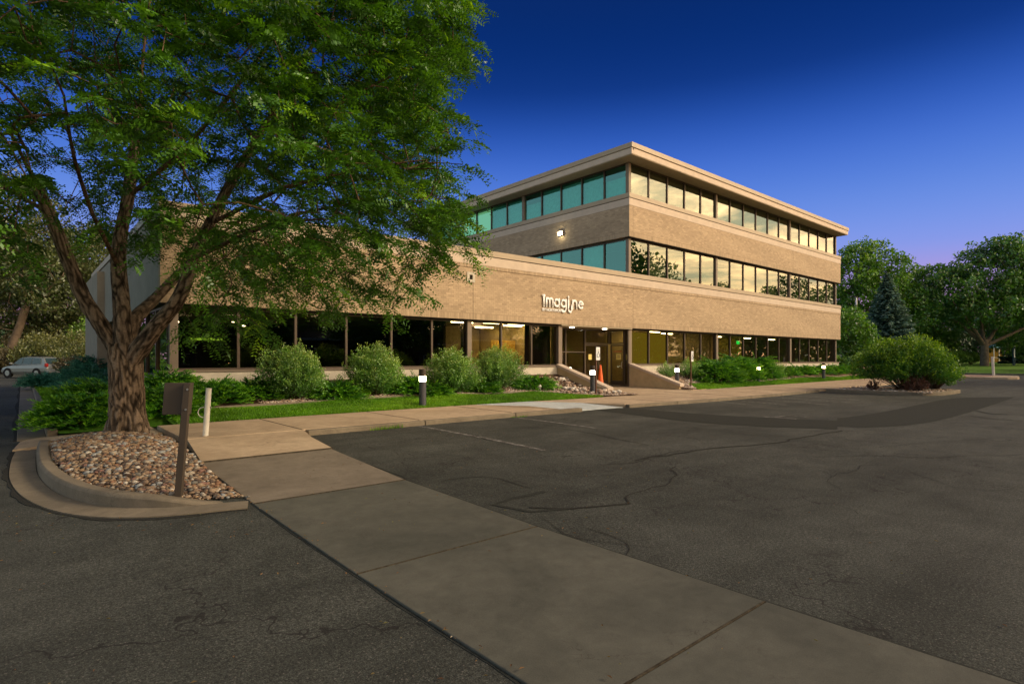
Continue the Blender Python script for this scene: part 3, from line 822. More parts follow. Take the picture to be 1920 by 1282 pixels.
# weeds along the kerb
def weed(r0): pass
blades('kerb_weeds', 130, 5.1, 5.9, lambda x, t: 10.12 - .07 * t, lambda x, y: lot_z(x, y), .09, .010, 24)
blades('kerb_weeds', 60, 8.7, 9.2, lambda x, t: 10.12 - .10 * t, lambda x, y: lot_z(x, y), .06, .012, 25)

# far islands, far lawn and street to the right
isl = [(26.85, 10.0), (26.85, 7.6), (27.05, 6.5), (27.7, 6.05), (29.0, 5.95), (30.4, 5.95), (30.8, 6.3), (30.9, 7.6), (30.9, 10.0)]
isl2 = [(p[0] + (.15 if i < 4 else (-.15 if i > 5 else 0)), p[1] + (.15 if 2 < i < 7 else 0)) for i, p in enumerate(isl)]
ik = ribbon('island_kerb', isl, isl2, M['kerb'], lambda x, y: -.1, lambda x, y: lot_z(x, y) + .14, bevel=.02); tag(ik, kind='structure')
mb = MB(); mb.prism([(p[0] + .0, p[1] + .0) for p in isl2], -.1, .10); isb = mb.build('island_bed', M['rockbed']); tag(isb, kind='structure')
pebbles('island_pebbles', 2200, lambda r0: (r0.uniform(27.0, 30.7), r0.uniform(6.2, 9.9)), lambda x, y: .11, M['stonepale'], .03, .08, None, 0, .3, 14)
i2 = [(51.6, 14.5), (51.6, 8.4), (51.8, 7.5), (52.4, 7.1), (53.2, 7.1), (56.6, 7.6), (57.2, 8.4), (57.3, 14.5)]
mb = MB(); mb.prism(i2, -.1, lot_z(54, 10) + .15); o = mb.build('far_island', M['walk'], bevel=.03); tag(o, kind='structure')
mb = MB(); mb.prism([(53.2, 8.7), (56.2, 8.9), (56.2, 14.4), (53.2, 14.4)], 0, lot_z(54, 10) + .156); o = mb.build('brick_paving', M['redwalk']); tag(o, kind='structure')
fl = grid_mesh('far_lawn', np.arange(66.5, 150, 6), np.arange(-40, 90, 6), lambda x, y: lot_z(x, y) + .06, M['farlawn']); tag(fl, kind='structure')
P = [(66.4, y) for y in np.arange(-40, 90, 3)]
e = ribbon('far_kerb', P, [(x + .2, y) for x, y in P], M['kerb'], lambda x, y: -.2, lambda x, y: lot_z(x, y) + .12); tag(e, kind='structure')
def far_line(da, db, name, mat, lift):
    A = [spot(px, da) for px in range(1500, 2300, 40)]; B = [spot(px, db) for px in range(1500, 2300, 40)]
    o = ribbon(name, A, B, mat, lambda x, y: lot_z(x, y) - .3, lambda x, y: lot_z(x, y) + lift); tag(o, kind='structure')
far_line(138, 150, 'far_pavement', M['walk'], .12)
far_line(152, 172, 'far_street', M['asphalt'], .06)

# ================================================================ BUILDING
bld = empty('office_building', (2.75, 16.8, 0))
bld.location = (0, 0, 0)
tag(bld, 'tan brick office block, low front wing and three storey tower with bands of windows', 'office building')
XL, XR, YF, XT, YB = 2.75, 47.95, 16.8, 21.84, 36.0       # left end, right end, front plane, tower corner, back
BZ = 2.91                                                  # underside of the first brick band
MX = lambda k: 22.1 + 1.585 * k                            # window module along the front

# backing walls of the bands (mortar coloured), stucco bands, copings
def band(name, z0, z1, mat, front_out=0.0, xa=XL, xb=XR, side_a=None, side_mat=None):
    mb = MB(); mb.box(xa - front_out, xb + front_out, YF - front_out, YF + .28, z0, z1)
    return mb.build(name, mat, bld)
wall = band('brick_wall', BZ, 4.94, M['mortar'])
band('stucco_band', 4.94, 5.27, M['stucco'], .012)
band('reveal', 5.27, 5.30, M['dark'], -.02)
band('parapet_coping', 5.30, 5.51, M['cap'], .035)
# grey return wall of the wing on the left
mb = MB(); mb.box(XL - .0, XL + .28, YF + .28, 34.0, BZ, 5.27); mb.build('grey_wall', M['greystucco'], bld)
mb = MB(); mb.box(XL - .035, XL + .28, YF + .28, 34.0, 5.30, 5.51); mb.build('parapet_coping', M['cap'], bld)
mb = MB(); mb.box(XL - .25, XL + .6, 28.9, 34.2, -.1, 5.05); mb.build('grey_pier', M['greystucco'], bld)
# tower bands
tw = band('brick_wall', 7.24, 8.72, M['mortar'], 0, XT, XR)
band('stucco_band', 8.72, 9.05, M['stucco'], .012, XT, XR)
band('reveal', 9.05, 9.08, M['dark'], -.02, XT, XR)
band('sill_coping', 9.08, 9.29, M['cap'], .035, XT, XR)
def sband(name, z0, z1, mat, out=0.0):
    mb = MB(); mb.box(XT - out, XT + .28, YF + .281, YB + out, z0, z1); return mb.build(name, mat, bld)
tws = sband('brick_wall', 7.24, 8.72, M['mortar'])
sband('stucco_band', 8.72, 9.05, M['stucco'], .012)
sband('reveal', 9.05, 9.08, M['dark'], -.02)
sband('sill_coping', 9.08, 9.29, M['cap'], .035)

# bricks: every one a box proud of its mortar
def bricks(orient, plane, u0, u1, z0, z1, L=.203, Hh=.0665, jt=.0095, proud=.0035, joints=(), stagger=True, seed=0, skip=None):
    """arrays of brick boxes on plane y=plane (orient 'x') or x=plane (orient 'y'), outward towards minus"""
    g_ = np.random.default_rng(seed)
    rows = int(round((z1 - z0) / (Hh + jt))); ph = (z1 - z0) / rows
    U = []; Z = []; W = []
    cuts = [u0] + [j for j in joints if u0 < j < u1] + [u1]
    for s in range(len(cuts) - 1):
        a, b = cuts[s] + (.006 if s else 0), cuts[s + 1] - .006
        for r_ in range(rows):
            st = (L + jt) / 2 if (r_ % 2 and stagger) else 0
            u = a - st
            while u < b:
                ua, ub = max(u, a), min(u + L, b)
                if ub - ua > .03: U.append((ua, ub)); Z.append(z0 + r_ * ph + jt / 2)
                u += L + jt
    U = np.array(U); Z = np.array(Z); n = len(U)
    if skip is not None:
        keep = ~skip(U, Z); rest = (U[~keep], Z[~keep]); U, Z = U[keep], Z[keep]; n = len(U)
    hgt = ph - jt
    pr = proud + g_.normal(0, .0006, n)
    a, b = U[:, 0], U[:, 1]
    o0 = np.full(n, plane + .002); o1 = plane - pr
    def P(u, o, z): return np.stack([u, o, z], 1) if orient == 'x' else np.stack([o, u, z], 1)
    V = np.stack([P(a, o1, Z), P(b, o1, Z), P(b, o1, Z + hgt), P(a, o1, Z + hgt), P(a, o0, Z), P(b, o0, Z), P(b, o0, Z + hgt), P(a, o0, Z + hgt)], 1).reshape(-1, 3)
    q = np.array([(0, 1, 2, 3), (3, 2, 6, 7), (0, 4, 5, 1), (0, 3, 7, 4), (1, 5, 6, 2)])
    F = (q[None] + 8 * np.arange(n)[:, None, None]).reshape(-1, 4)
    tn = np.clip(g_.normal(.5, .2, n) + .12 * np.sin(a * .7 + Z * 3), 0, 1)
    out = (V, F, np.repeat(tn, 5))
    return (out, rest, hgt) if skip is not None else out
def join(parts):
    V = []; F = []; T = []; b = 0
    for v, f, t in parts: V.append(v); F.append(f + b); T.append(t); b += len(v)
    return np.concatenate(V), np.concatenate(F), np.concatenate(T)
JX = (12.65, 22.13, 30.08, 39.57)
def near_zone(U, Z): return (U[:, 0] > 6.9) & (U[:, 1] < 11.2) & (Z < 3.9) & (U[:, 1] - U[:, 0] > .2)
s1 = lambda U, Z: (U[:, 1] < 10.6) & (U[:, 0] > 2.8) & (U[:, 1] - U[:, 0] > .06)
(sold, solrest, solh) = bricks('x', YF, XL, XR, BZ, BZ + .215, L=.0665, Hh=.2055, stagger=False, joints=JX, seed=1, skip=s1)
(field, frest, fh) = bricks('x', YF, XL, XR, BZ + .235, 4.79, joints=JX, seed=2, skip=near_zone)
top = bricks('x', YF, XL, XR, 4.80, 4.935, L=.0665, Hh=.125, stagger=False, joints=JX, proud=.03, seed=3)
o = bulk('brickwork', *(lambda a: (a[0], a[1]))(join([sold, field, top])), M['brick'], join([sold, field, top])[2], bld); tag(o, kind='stuff')
left = bricks('y', XL, 16.8, 16.8 + .5, BZ, 4.9, seed=4)
parts = [bricks('x', YF, XT, XR, 7.24, 7.455, L=.0665, Hh=.2055, stagger=False, joints=JX, seed=5), bricks('x', YF, XT, XR, 7.475, 8.70, joints=JX, seed=6),
         bricks('y', XT, YF, YB, 7.24, 7.455, L=.0665, Hh=.2055, stagger=False, seed=7), bricks('y', XT, YF, YB, 7.475, 8.70, seed=8)]
V, F, T = join(parts); o = bulk('brickwork', V, F, M['brick'], T, bld); tag(o, kind='stuff')
# the bricks that show largest are pieces of their own
def one_brick(L, H_, tn, key):
    k = (key, tn)
    if k not in meshes:
        me = bpy.data.meshes.new('brick'); d = .0035
        me.from_pydata([(0, -d, 0), (L, -d, 0), (L, -d, H_), (0, -d, H_), (0, .002, 0), (L, .002, 0), (L, .002, H_), (0, .002, H_)], [],
                       [(0, 1, 2, 3), (3, 2, 6, 7), (0, 4, 5, 1), (0, 3, 7, 4), (1, 5, 6, 2)])
        me.materials.append(M['brick']); at = me.attributes.new('tone', 'FLOAT', 'FACE'); at.data.foreach_set('value', [tn] * 5); meshes[k] = me
    return meshes[k]
cnt = 0
for (U, Z), hgt, key in ((frest, fh, 'f'), (solrest, solh, 's')):
    for (u0, u1), z in zip(U, Z):
        o = link('brick', one_brick(round(u1 - u0, 4), hgt, rnd.choice((.2, .35, .5, .65, .8)), key), wall); o.location = (u0, YF - .0005, z); cnt += 1
# control joints
for x in JX:
    mb = MB(); mb.box(x - .006, x + .006, YF - .002, YF + .01, BZ, 4.93); mb.build('control_joint', M['dark'], bld)
    if x > XT: mb = MB(); mb.box(x - .006, x + .006, YF - .002, YF + .01, 7.24, 8.71); mb.build('control_joint', M['dark'], bld)

# roof overhang of the tower
OH = .6
mb = MB(); mb.box(XT - OH, 47.75, YF - OH, YB + OH, 10.84, 11.12); mb.build('roof_fascia', M['stucco'], bld)
mb = MB(); mb.box(XT - OH - .05, 47.80, YF - OH - .05, YB + OH + .05, 11.135, 11.35); mb.build('roof_edge', M['cap'], bld)
mb = MB(); mb.box(XT - OH + .03, 47.72, YF - OH + .03, YB + OH, 10.81, 10.838); mb.build('soffit', M['soffit'], bld)
mb = MB(); mb.box(XT - OH + .05, 47.70, YF - OH + .05, YB + OH - .05, 11.121, 11.134); mb.build('roof_gap', M['dark'], bld)
mb = MB(); mb.box(XL + .28, XT + .3, YF + .28, 34, 5.0, 5.2); mb.build('wing_roof', M['roofing'], bld)
mb = MB(); mb.tube([(XT - OH + .12, YF - OH - .001, 11.06), (XT - OH + .12, YF - OH - .012, 11.06)], .035, 10); mb.build('scupper', M['dark'], bld)
# soffits under the brick bands
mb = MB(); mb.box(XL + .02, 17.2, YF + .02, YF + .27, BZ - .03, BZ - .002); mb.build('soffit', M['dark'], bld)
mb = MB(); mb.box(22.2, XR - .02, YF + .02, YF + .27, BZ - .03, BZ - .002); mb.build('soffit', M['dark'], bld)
mb = MB(); mb.box(17.3, 22.1, YF + .02, 18.4, BZ - .05, BZ - .005); mb.build('entrance_soffit', M['soffit'], bld)
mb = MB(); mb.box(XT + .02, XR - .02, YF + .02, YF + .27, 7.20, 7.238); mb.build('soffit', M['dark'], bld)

M['glowblind'] = m_emit('lit_blind_glow', (.62, .50, .24), .55)  # emission stands in for the lit rooms behind these blinds
# window bays --------------------------------------------------
GY = YF + .25
def bay(x0, x1, z0, z1, glass, y=GY, fr=M['bronze'], blind=None, fw=.035, blind_top=0.0, side=False, trans=None):
    """frame with its pane, and a blind behind it; side=True lies along Y at x=y"""
    def B(mb, a, b, o0, o1, c, d):
        return mb.box(a, b, o0, o1, c, d) if not side else mb.box(o0, o1, a, b, c, d)
    mb = MB()
    B(mb, x0, x0 + fw, y - .05, y + .06, z0, z1); B(mb, x1 - fw, x1, y - .05, y + .06, z0, z1)
    B(mb, x0 + fw, x1 - fw, y - .045, y + .055, z0, z0 + .05); B(mb, x0 + fw, x1 - fw, y - .045, y + .055, z1 - .06, z1)
    if trans: B(mb, x0 + fw, x1 - fw, y - .04, y + .05, trans, trans + .05)
    w = mb.build('window', fr, bld)
    p = MB(); B(p, x0 + fw - .003, x1 - fw + .003, y + .002, y + .012, z0 + .047, z1 - .057)
    tl, tv = rnd.uniform(-.006, .006), rnd.uniform(-.005, .005); cx_, cz_ = (x0 + x1) / 2, (z0 + z1) / 2
    for j, (a_, b_, c_) in enumerate(p.v):
        u_ = (a_ if not side else b_) - cx_; dd_ = u_ * tl + (c_ - cz_) * tv
        p.v[j] = (a_, b_ + dd_, c_) if not side else (a_ + dd_, b_, c_)
    p.build('pane', glass, w)
    if blind:
        q = MB(); B(q, x0 + .02, x1 - .02, y + .11, y + .118, z0 + .02, z1 - .03 - blind_top); q.build('blind', blind, w)
    return w
for k in range(-12, 16):                                   # ground floor front
    if -3 <= k < 0: continue
    bay(MX(k) + (.07 if k in (-12, -6, -3, 0, 5, 11) else 0), MX(k + 1) - (.07 if k + 1 in (-6, -3, 5, 11) else 0), 1.18, BZ - .03, M['glass'])
for k in range(16):
    bay(MX(k), MX(k + 1), 5.52, 7.20, M['mirror'], blind=M['blind'] if rnd.random() < .8 else None, blind_top=rnd.choice((0, .1, 0, .5)))
    bay(MX(k), MX(k + 1), 9.30, 10.81, M['mirror'], blind=M['blind'], blind_top=.12)
GX = XT + .25
SY = [YF + .2 + 1.49 * k for k in range(12)]
for k in range(11):
    lit = k in (7, 8)
    bay(SY[k] + .02, SY[k + 1] + .02, 9.30, 10.81, M['teal'], y=GX, blind=M['glowblind'] if lit else M['blind'], blind_top=rnd.choice((.1, .12, .12, .55, .12)), side=True)
    bay(SY[k] + .02, SY[k + 1] + .02, 5.52, 7.20, M['teal'], y=GX, blind=M['blind'] if k % 2 else None, side=True)
for k in range(7):
    bay(GY + .02 + 1.62 * k, GY + 1.62 * (k + 1) + .02, 1.0, BZ - .03, M['glass'], y=XL + .25, side=True)
# columns and pilasters
def col(x0, x1, y0, y1, z0, z1): 
    mb = MB(); mb.box(x0, x1, y0, y1, z0, z1); return mb.build('column', M['column'], bld, bevel=.008)
for k in (-12, -6, 5, 11): col(MX(k) - .10, MX(k) + .10, GY - .12, GY + .13, 1.18, BZ - .031)
for x in (MX(-3), MX(0)): col(x - .12, x + .10, GY - .13, GY + .13, .1, BZ - .031)
for z0, z1 in ((5.515, 7.199), (9.295, 10.809)):
    for k in (0, 5, 11): col(MX(k) - .09, MX(k) + .09, GY - .09, GY + .1, z0, z1)
    col(MX(16) - .02, MX(16) + .14, GY - .09, GY + .1, z0, z1)
    col(GX - .09, GX + .1, SY[5] - .09, SY[5] + .11, z0, z1)
col(MX(16) - .02, MX(16) + .14, GY - .09, GY + .1, 1.18, BZ - .031)
# right end wall, plinth, sills
mb = MB(); mb.box(XL + .04, MX(-3) - .12, YF + .10, YF + .45, -.1, 1.13); mb.build('plinth', M['plinth'], bld)
mb = MB(); mb.box(MX(0) + .1, XR - .1, YF + .10, YF + .45, -.1, 1.13); mb.build('plinth', M['plinth'], bld)
mb = MB(); mb.box(XL + .0, MX(-3) - .12, YF + .07, YF + .45, 1.13, 1.178); mb.build('sill', M['column'], bld)
mb = MB(); mb.box(MX(0) + .1, XR - .06, YF + .07, YF + .45, 1.13, 1.178); mb.build('sill', M['column'], bld)
mb = MB(); mb.box(XL + .1, XL + .4, YF + .46, 28.9, -.1, .99); mb.build('plinth', M['plinth'], bld)
mb = MB(); mb.box(MX(16) + .145, MX(16) + .4, YF + .4, YB, -.1, 10.8); mb.build('end_wall', M['greystucco'], bld)
# dark core behind the upper floors
mb = MB(); mb.box(XT + 3.0, MX(16) + .1, YF + 3.2, YB - .2, 5.2, 10.8); mb.build('core', M['dark'], bld)
for z in (5.2, 7.3): 
    mb = MB(); mb.box(XT + .45, MX(16) + .12, YF + .45, YB - .1, z, z + .2); mb.build('floor_slab', M['int_ceiling'], bld)

# interior of the ground floor ---------------------------------
mb = MB(); mb.box(XL + .45, MX(16), YF + .46, 27.5, .0, .2); mb.build('interior_floor', M['int_floor'], bld)
mb = MB(); mb.box(XL + .45, MX(16), YF + .46, 27.5, 2.95, 3.0); mb.build('interior_ceiling', M['int_ceiling'], bld)
def iw(x0, x1, y0, y1, m, z0=.2, z1=2.95): 
    mb = MB(); mb.box(x0, x1, y0, y1, z0, z1); return mb.build('interior_wall', m, bld)
iw(XL + .27, 11.9, 25.4, 25.5, M['dark']); iw(XL + .27, MX(16), 27.4, 27.5, M['int_wall'], 0, 3.1); iw(11.75, 11.85, YF + .6, 25.4, M['dark'])
iw(11.9, 17.4, 22.6, 22.7, M['int_wall']); iw(14.9, 15.0, 20.0, 22.6, M['int_wall']); iw(16.0, 17.4, 19.9, 20.0, M['int_yellow'], .2, 2.3)
iw(15.3, 16.0, 21.4, 21.5, M['int_yellow'], .2, 2.1); iw(13.6, 13.9, 18.6, 18.9, M['dark'])
iw(17.45, 17.55, YF + .6, 22.6, M['int_wall']); iw(15.95, 17.4, YF + .8, YF + .85, M['dark'])  # second one: unseen dark wall added to blacken that window bay
iw(22.45, 25.6, YF + .55, YF + .6, M['oliveblind'], .2, 2.75); iw(24.2, 24.3, YF + .6, 21, M['int_wall']); iw(25.6, 30.4, 21.0, 21.1, M['int_dim']); iw(27.2, 27.9, 20.85, 20.95, M['dark'], .2, 2.3)
iw(30.4, 30.5, YF + .7, 23, M['int_wall']); iw(30.5, MX(16), 23, 23.1, M['int_dim']); iw(37, 37.1, 19, 23, M['int_olive'])
iw(22.15, 22.2, 18.5, 23, M['int_wall']); iw(22.2, 25.6, 21, 21.1, M['int_wall']); iw(17.6, 22.1, 22.5, 22.6, M['int_wall'])
def tube_light(x, y, L=1.0, along='x'):
    mb = MB()
    if along == 'x': mb.box(x, x + L, y, y + .12, 2.905, 2.945)
    else: mb.box(x, x + .18, y, y + L, 2.90, 2.945)
    mb.build('ceiling_light', M['lamp'], bld)
for x, y in ((12.6, 20.5), (13.0, 18.6), (14.3, 18.2), (15.7, 18.3), (16.2, 19.2), (16.0, 21.0), (19.0, 20.5), (22.7, 18.6), (25.9, 18.6), (28.5, 19.5), (31.6, 19.5), (35.0, 20), (39.5, 20.2), (44, 20.5)): tube_light(x, y)
for x, y in ((5.6, 21.0), (6.5, 23.0), (4.1, 22.0)):
    mb = MB(); mb.lathe([(.05, 0), (.05, .03)], (x, y, 2.7), 12); mb.build('ceiling_spot', M['downlight'], bld)
def exit_sign(x, y):
    mb = MB(); mb.box(x, x + .34, y, y + .04, 2.42, 2.64); s = mb.build('exit_sign', M['exit'], bld)
exit_sign(12.55, 19.3); exit_sign(31.7, 18.6); exit_sign(36.2, 19.0)

# entrance -----------------------------------------------------
def leaf_door(x0, x1, y, side=False, name='door'):
    def B(mb, a, b, o0, o1, c, d): return mb.box(a, b, o0, o1, c, d) if not side else mb.box(o0, o1, a, b, c, d)
    mb = MB()
    B(mb, x0, x0 + .06, y, y + .05, .19, 2.15); B(mb, x1 - .06, x1, y, y + .05, .19, 2.15)
    B(mb, x0 + .06, x1 - .06, y, y + .05, 2.08, 2.15); B(mb, x0 + .06, x1 - .06, y, y + .05, .19, .40)
    d = mb.build(name, M['bronze'], bld)
    p = MB(); B(p, x0 + .06, x1 - .06, y + .02, y + .03, .40, 2.08); p.build('pane', M['glass'], d)
    return d
EY = 18.1; EX = MX(0) - .14
for x0, x1 in ((17.48, 18.85), (18.85, 20.15)):
    bay(x0, x1, .35, BZ - .06, M['glass'], y=EY, trans=1.75)
d1 = leaf_door(20.18, 21.02, EY); d2 = leaf_door(21.02, 21.86, EY)
bay(20.16, 21.9, 2.17, BZ - .06, M['glass'], y=EY)
mb = MB(); mb.box(17.48, 20.15, EY - .03, EY + .05, .12, .35); mb.build('door_base', M['bronze'], bld)
d3 = leaf_door(17.22, 18.03, EX, True)
bay(17.20, 18.05, 2.17, BZ - .06, M['glass'], y=EX, side=True)
bay(16.93, 17.18, .2, BZ - .06, M['glass'], y=EX, side=True)
for d_, a_ in ((d1, (20.94, EY - .07)), (d2, (21.10, EY - .07))):
    mb = MB(); mb.tube([(a_[0], EY, 1.0), (a_[0], a_[1], 1.02), (a_[0], a_[1], 1.32), (a_[0], EY, 1.34)], .014, 8); mb.build('door_handle', M['chrome'], d_)
mb = MB(); mb.tube([(EX, 17.30, 1.02), (EX - .07, 17.30, 1.04), (EX - .07, 17.30, 1.30), (EX, 17.30, 1.32)], .014, 8); mb.build('door_handle', M['chrome'], d3)
mb = MB(); mb.box(EX + .012, EX + .018, 17.40, 17.68, 1.42, 1.70); n_ = mb.build('notice', M['paper'], d3)
mb = MB()
for i in range(2): mb.box(EX + .008, EX + .0115, 17.45, 17.63, 1.60 - i * .09, 1.63 - i * .09)
mb.build('print', M['brownpost'], n_, reg=False)
mb = MB(); mb.box(EX + .010, EX + .016, 17.35, 17.85, 1.80, 1.83); mb.build('red_lettering', M['redlamp'], d3)
mb = MB(); mb.box(20.45, 20.68, EY + .012, EY + .018, 1.42, 1.68); mb.build('notice', M['paper'], d1)
for x in (18.5, 20.7):
    mb = MB(); mb.lathe([(.10, 0), (.10, .02)], (x, 17.35, BZ - .072), 16); mb.build('downlight', M['downlight'], bld)
# sloping wing walls either side of the entrance walk
def wing_wall(x0, x1, label, yend=14.2):
    t = empty('wing_wall', (0, 0, 0)); tag(t, label, 'wall', 'sloping walls flanking the entrance walk')
    zt, ze = 1.12, .24
    vs = [(x, y, z) for x in (x0, x1) for y, z in ((yend, .0), (YF + .12, .0), (YF + .12, zt - .0), (yend, ze))]
    mb = MB(); mb.add(vs, [(0, 1, 2, 3), (7, 6, 5, 4), (0, 4, 5, 1), (1, 5, 6, 2), (2, 6, 7, 3), (3, 7, 4, 0)]); mb.build('stucco_face', M['wingwall'], t)
    a, b = x0 - .05, x1 + .05; h = .13
    vs = [(x, y, z) for x in (a, b) for y, z in ((yend - .06, ze + .002), (YF + .10, zt + .002), (YF + .10, zt + h), (yend - .06, ze + h))]
    mb = MB(); mb.add(vs, [(0, 1, 2, 3), (7, 6, 5, 4), (0, 4, 5, 1), (1, 5, 6, 2), (2, 6, 7, 3), (3, 7, 4, 0)]); mb.build('coping', M['stucco'], t, bevel=.012)
wing_wall(17.12, 17.36, 'low sloping cream wall with tan coping, left of the entrance behind the wheelchair sign')
wing_wall(22.0, 22.24, 'low sloping cream wall with tan coping, right of the glass entrance door')
# vent with pale surround on the brick wall
mb = MB(); x, z = 12.36, 4.26
mb.box(x, x + .36, YF - .03, YF - .009, z, z + .10); mb.box(x, x + .36, YF - .03, YF - .009, z + .27, z + .37); mb.box(x, x + .11, YF - .03, YF - .009, z + .10, z + .27); mb.box(x + .25, x + .36, YF - .03, YF - .009, z + .10, z + .27)
v = mb.build('wall_vent', M['plinth'], bld); mb = MB(); mb.box(x + .11, x + .25, YF - .014, YF - .010, z + .10, z + .27); mb.build('opening', M['dark'], v)
# wall light on the side of the tower
wl = empty('wall_light', (0, 0, 0)); tag(wl, 'lit wall pack lamp on the shaded brick side of the tower', 'wall light')
mb = MB(); mb.box(XT - .12, XT - .009, 21.05, 21.35, 7.98, 8.2); mb.build('housing', M['column'], wl, bevel=.01)
mb = MB(); mb.box(XT - .16, XT - .121, 21.08, 21.32, 7.99, 8.15); mb.build('lens', m_emit('wall_lamp', (1, .88, .55), 45), wl)

# the sign: rounded white letters
sg = empty('building_sign', (16.1, YF, 3.3)); tag(sg, 'white raised lettering sign on the brick wall above the entrance', 'sign')
sg.location = (0, 0, 0)
SX, SZ, SY_ = 16.15, 3.62, YF - .05
def stroke(name, lines, w=.050, parent=sg, sx=1, mat=None, y=SY_):
    mb = MB()
    for i, L_ in enumerate(lines):
        P = [(SX + u, y + .002 * i, SZ + v) for u, v in L_]; mb.tube(P, w, 8)
        for p in (P[0], P[-1]): 
            mb.lathe([(.001, -w), (w * .7, -w * .7), (w, 0), (w * .7, w * .7), (.001, w)], p, 8)
    for j, (a_, b_, c_) in enumerate(mb.v): mb.v[j] = (a_, y + (b_ - y) * .3, c_)
    o = mb.build(name, mat or M['white_metal'], parent, smooth=True); return o
def arc(cx, cz, r, a0, a1, n=12, rz=None): return [(cx + r * math.cos(R(a0 + (a1 - a0) * i / n)), cz + (rz or r) * math.sin(R(a0 + (a1 - a0) * i / n))) for i in range(n + 1)]
xh = .32
stroke('letter', [[(.05, 0), (.05, .40)], [(0.0, .42), (.10, .42)]])                                         # i
stroke('letter', [[(.20, 0), (.20, xh)], arc(.29, xh - .09, .09, 180, 0, 8) + [(.38, 0)], arc(.47, xh - .09, .09, 180, 0, 8) + [(.56, 0)]])   # m
stroke('letter', [arc(.80, .16, .14, 0, 360, 18), [(.94, xh), (.94, 0)]])                                     # a
stroke('letter', [arc(1.20, .16, .14, 0, 360, 18), [(1.34, xh), (1.34, -.05)] + arc(1.20, -.05, .14, 0, -150, 10)])    # g
stroke('letter', [[(1.50, xh), (1.50, -.08)] + arc(1.60, -.08, .10, 180, 360, 8) + [(1.70, .1)]])                      # hook i
stroke('letter', [[(1.50, .43), (1.50, .46)]])
stroke('letter', [[(1.76, 0), (1.76, xh)], arc(1.88, xh - .12, .12, 180, 0, 8) + [(2.0, 0)]])                # n
stroke('letter', [[(2.14, .17), (2.40, .17)] + arc(2.27, .16, .14, 5, 315, 16)])                             # e
def text(body, size, loc, rot, mat, parent, name='lettering', extrude=.006, offset=0.0):
    cu = bpy.data.curves.new(name, 'FONT'); cu.body = body; cu.size = size; cu.extrude = extrude; cu.offset = offset
    tmp = bpy.data.objects.new(name, cu); COL.objects.link(tmp); bpy.context.view_layer.update()
    me = bpy.data.meshes.new_from_object(tmp.evaluated_get(bpy.context.evaluated_depsgraph_get()))
    bpy.data.objects.remove(tmp); me.materials.clear(); me.materials.append(mat)
    o = link(name, me, parent); o.location = loc; o.rotation_euler = rot; return o
text('BY NORTHPOINT', .155, (SX - .02, YF - .03, SZ - .20), (R(90), 0, 0), M['white_metal'], sg, 'lettering', .012, .004)
# lit sign seen inside the dark corner room
mb = MB(); mb.box(4.1, 5.0, 20.0, 20.03, 2.06, 2.13); mb.build('lit_screen', m_emit('green_screen', (.38, .7, .06), .8), bld)

# ================================================================ SMALL THINGS
def bollard(x, y, z, label, lens, h=.98):
    t = empty('bollard_light', (x, y, z)); tag(t, label, 'bollard light', 'lit bollards along the lawn')
    mb = MB(); mb.lathe([(.095, -.1), (.095, .66)], n=20); mb.build('post', M['bollard'], t, smooth=False)
    mb = MB(); mb.lathe([(.088, .662), (.088, .80)], n=20); mb.build('lens', lens, t)
    mb = MB(); mb.lathe([(.098, .802), (.098, h - .02), (.085, h)], n=20); mb.build('cap', M['brownpost'], t)
    mb = MB(); mb.lathe([(.11, -.02), (.11, .015)], n=20); mb.build('base_plate', M['chrome'], t)
    return t
bollard(8.15, 13.05, .22, 'lit bollard lamp on the grass in front of the middle rounded shrubs', M['bollardlamp'])
bollard(15.75, 13.75, .24, 'lit bollard lamp with clear top on pebbles, left of the orange cone', M['bollardwhite'], .98)
bollard(22.65, 14.75, .22, 'lit bollard lamp on pebbles beside the right sloping wall', M['bollardwhite'], .98)
bollard(30.1, 14.6, .20, 'lit bollard lamp on the lawn in front of the large junipers', M['bollardlamp'])
bollard(38.6, 14.5, .20, 'farthest lit bollard lamp, on the lawn before the low hedge', M['bollardlamp'])

def sign_post(x, y, z, label, board=True):
    t = empty('sign_post', (x, y, z)); tag(t, label, 'parking sign', 'wheelchair parking signs at the entrance')
    t.rotation_euler = (0, 0, R(14))
    mb = MB(); mb.box(-.028, .028, -.02, .02, -.15, 1.68); mb.build('post', M['rustpost'], t)
    mb = MB(); mb.box(-.045, .245, -.035, -.022, 1.22, 1.68); b_ = mb.build('sign_face', M['signwhite'], t, bevel=.004)
    q = MB(); c, zz, yy = .10, 1.44, -.04
    P3 = lambda L_: [(c + u, yy, zz + v) for u, v in L_]
    q.lathe([(.001, -.02), (.018, 0), (.001, .02)], (c - .01, yy, zz + .15), 8)
    q.tube(P3([(-.01, .11), (-.005, .02), (.06, .02), (.085, -.09)]), .011, 6)
    q.tube(P3([(-.008, .07), (.05, .07)]), .009, 6)
    q.tube([(c - .01 + .075 * math.cos(R(a_)), yy - .002, zz - .045 + .075 * math.sin(R(a_))) for a_ in range(120, 345, 15)], .010, 6)
    q.build('wheelchair_symbol', M['signblue'], b_)
sign_post(15.35, 13.25, .2, 'wheelchair parking sign on a rusty post left of the entrance walk')
sign_post(22.75, 14.1, .12, 'wheelchair parking sign on a post right of the entrance, before the junipers')

# traffic cone
x, y = 20.12, 17.1
t = empty('traffic_cone', (x, y, .165)); tag(t, 'tall orange traffic cone standing before the glass entrance door', 'traffic cone')
mb = MB(); mb.lathe([(.17, .03), (.16, .06), (.125, .30), (.085, .62), (.045, .95), (.035, 1.02), (.02, 1.02)], n=24); mb.build('cone', M['orange'], t, smooth=True)
mb = MB(); mb.box(-.24, .24, -.24, .24, 0, .032); mb.build('base', M['rustpost'], t, bevel=.008)

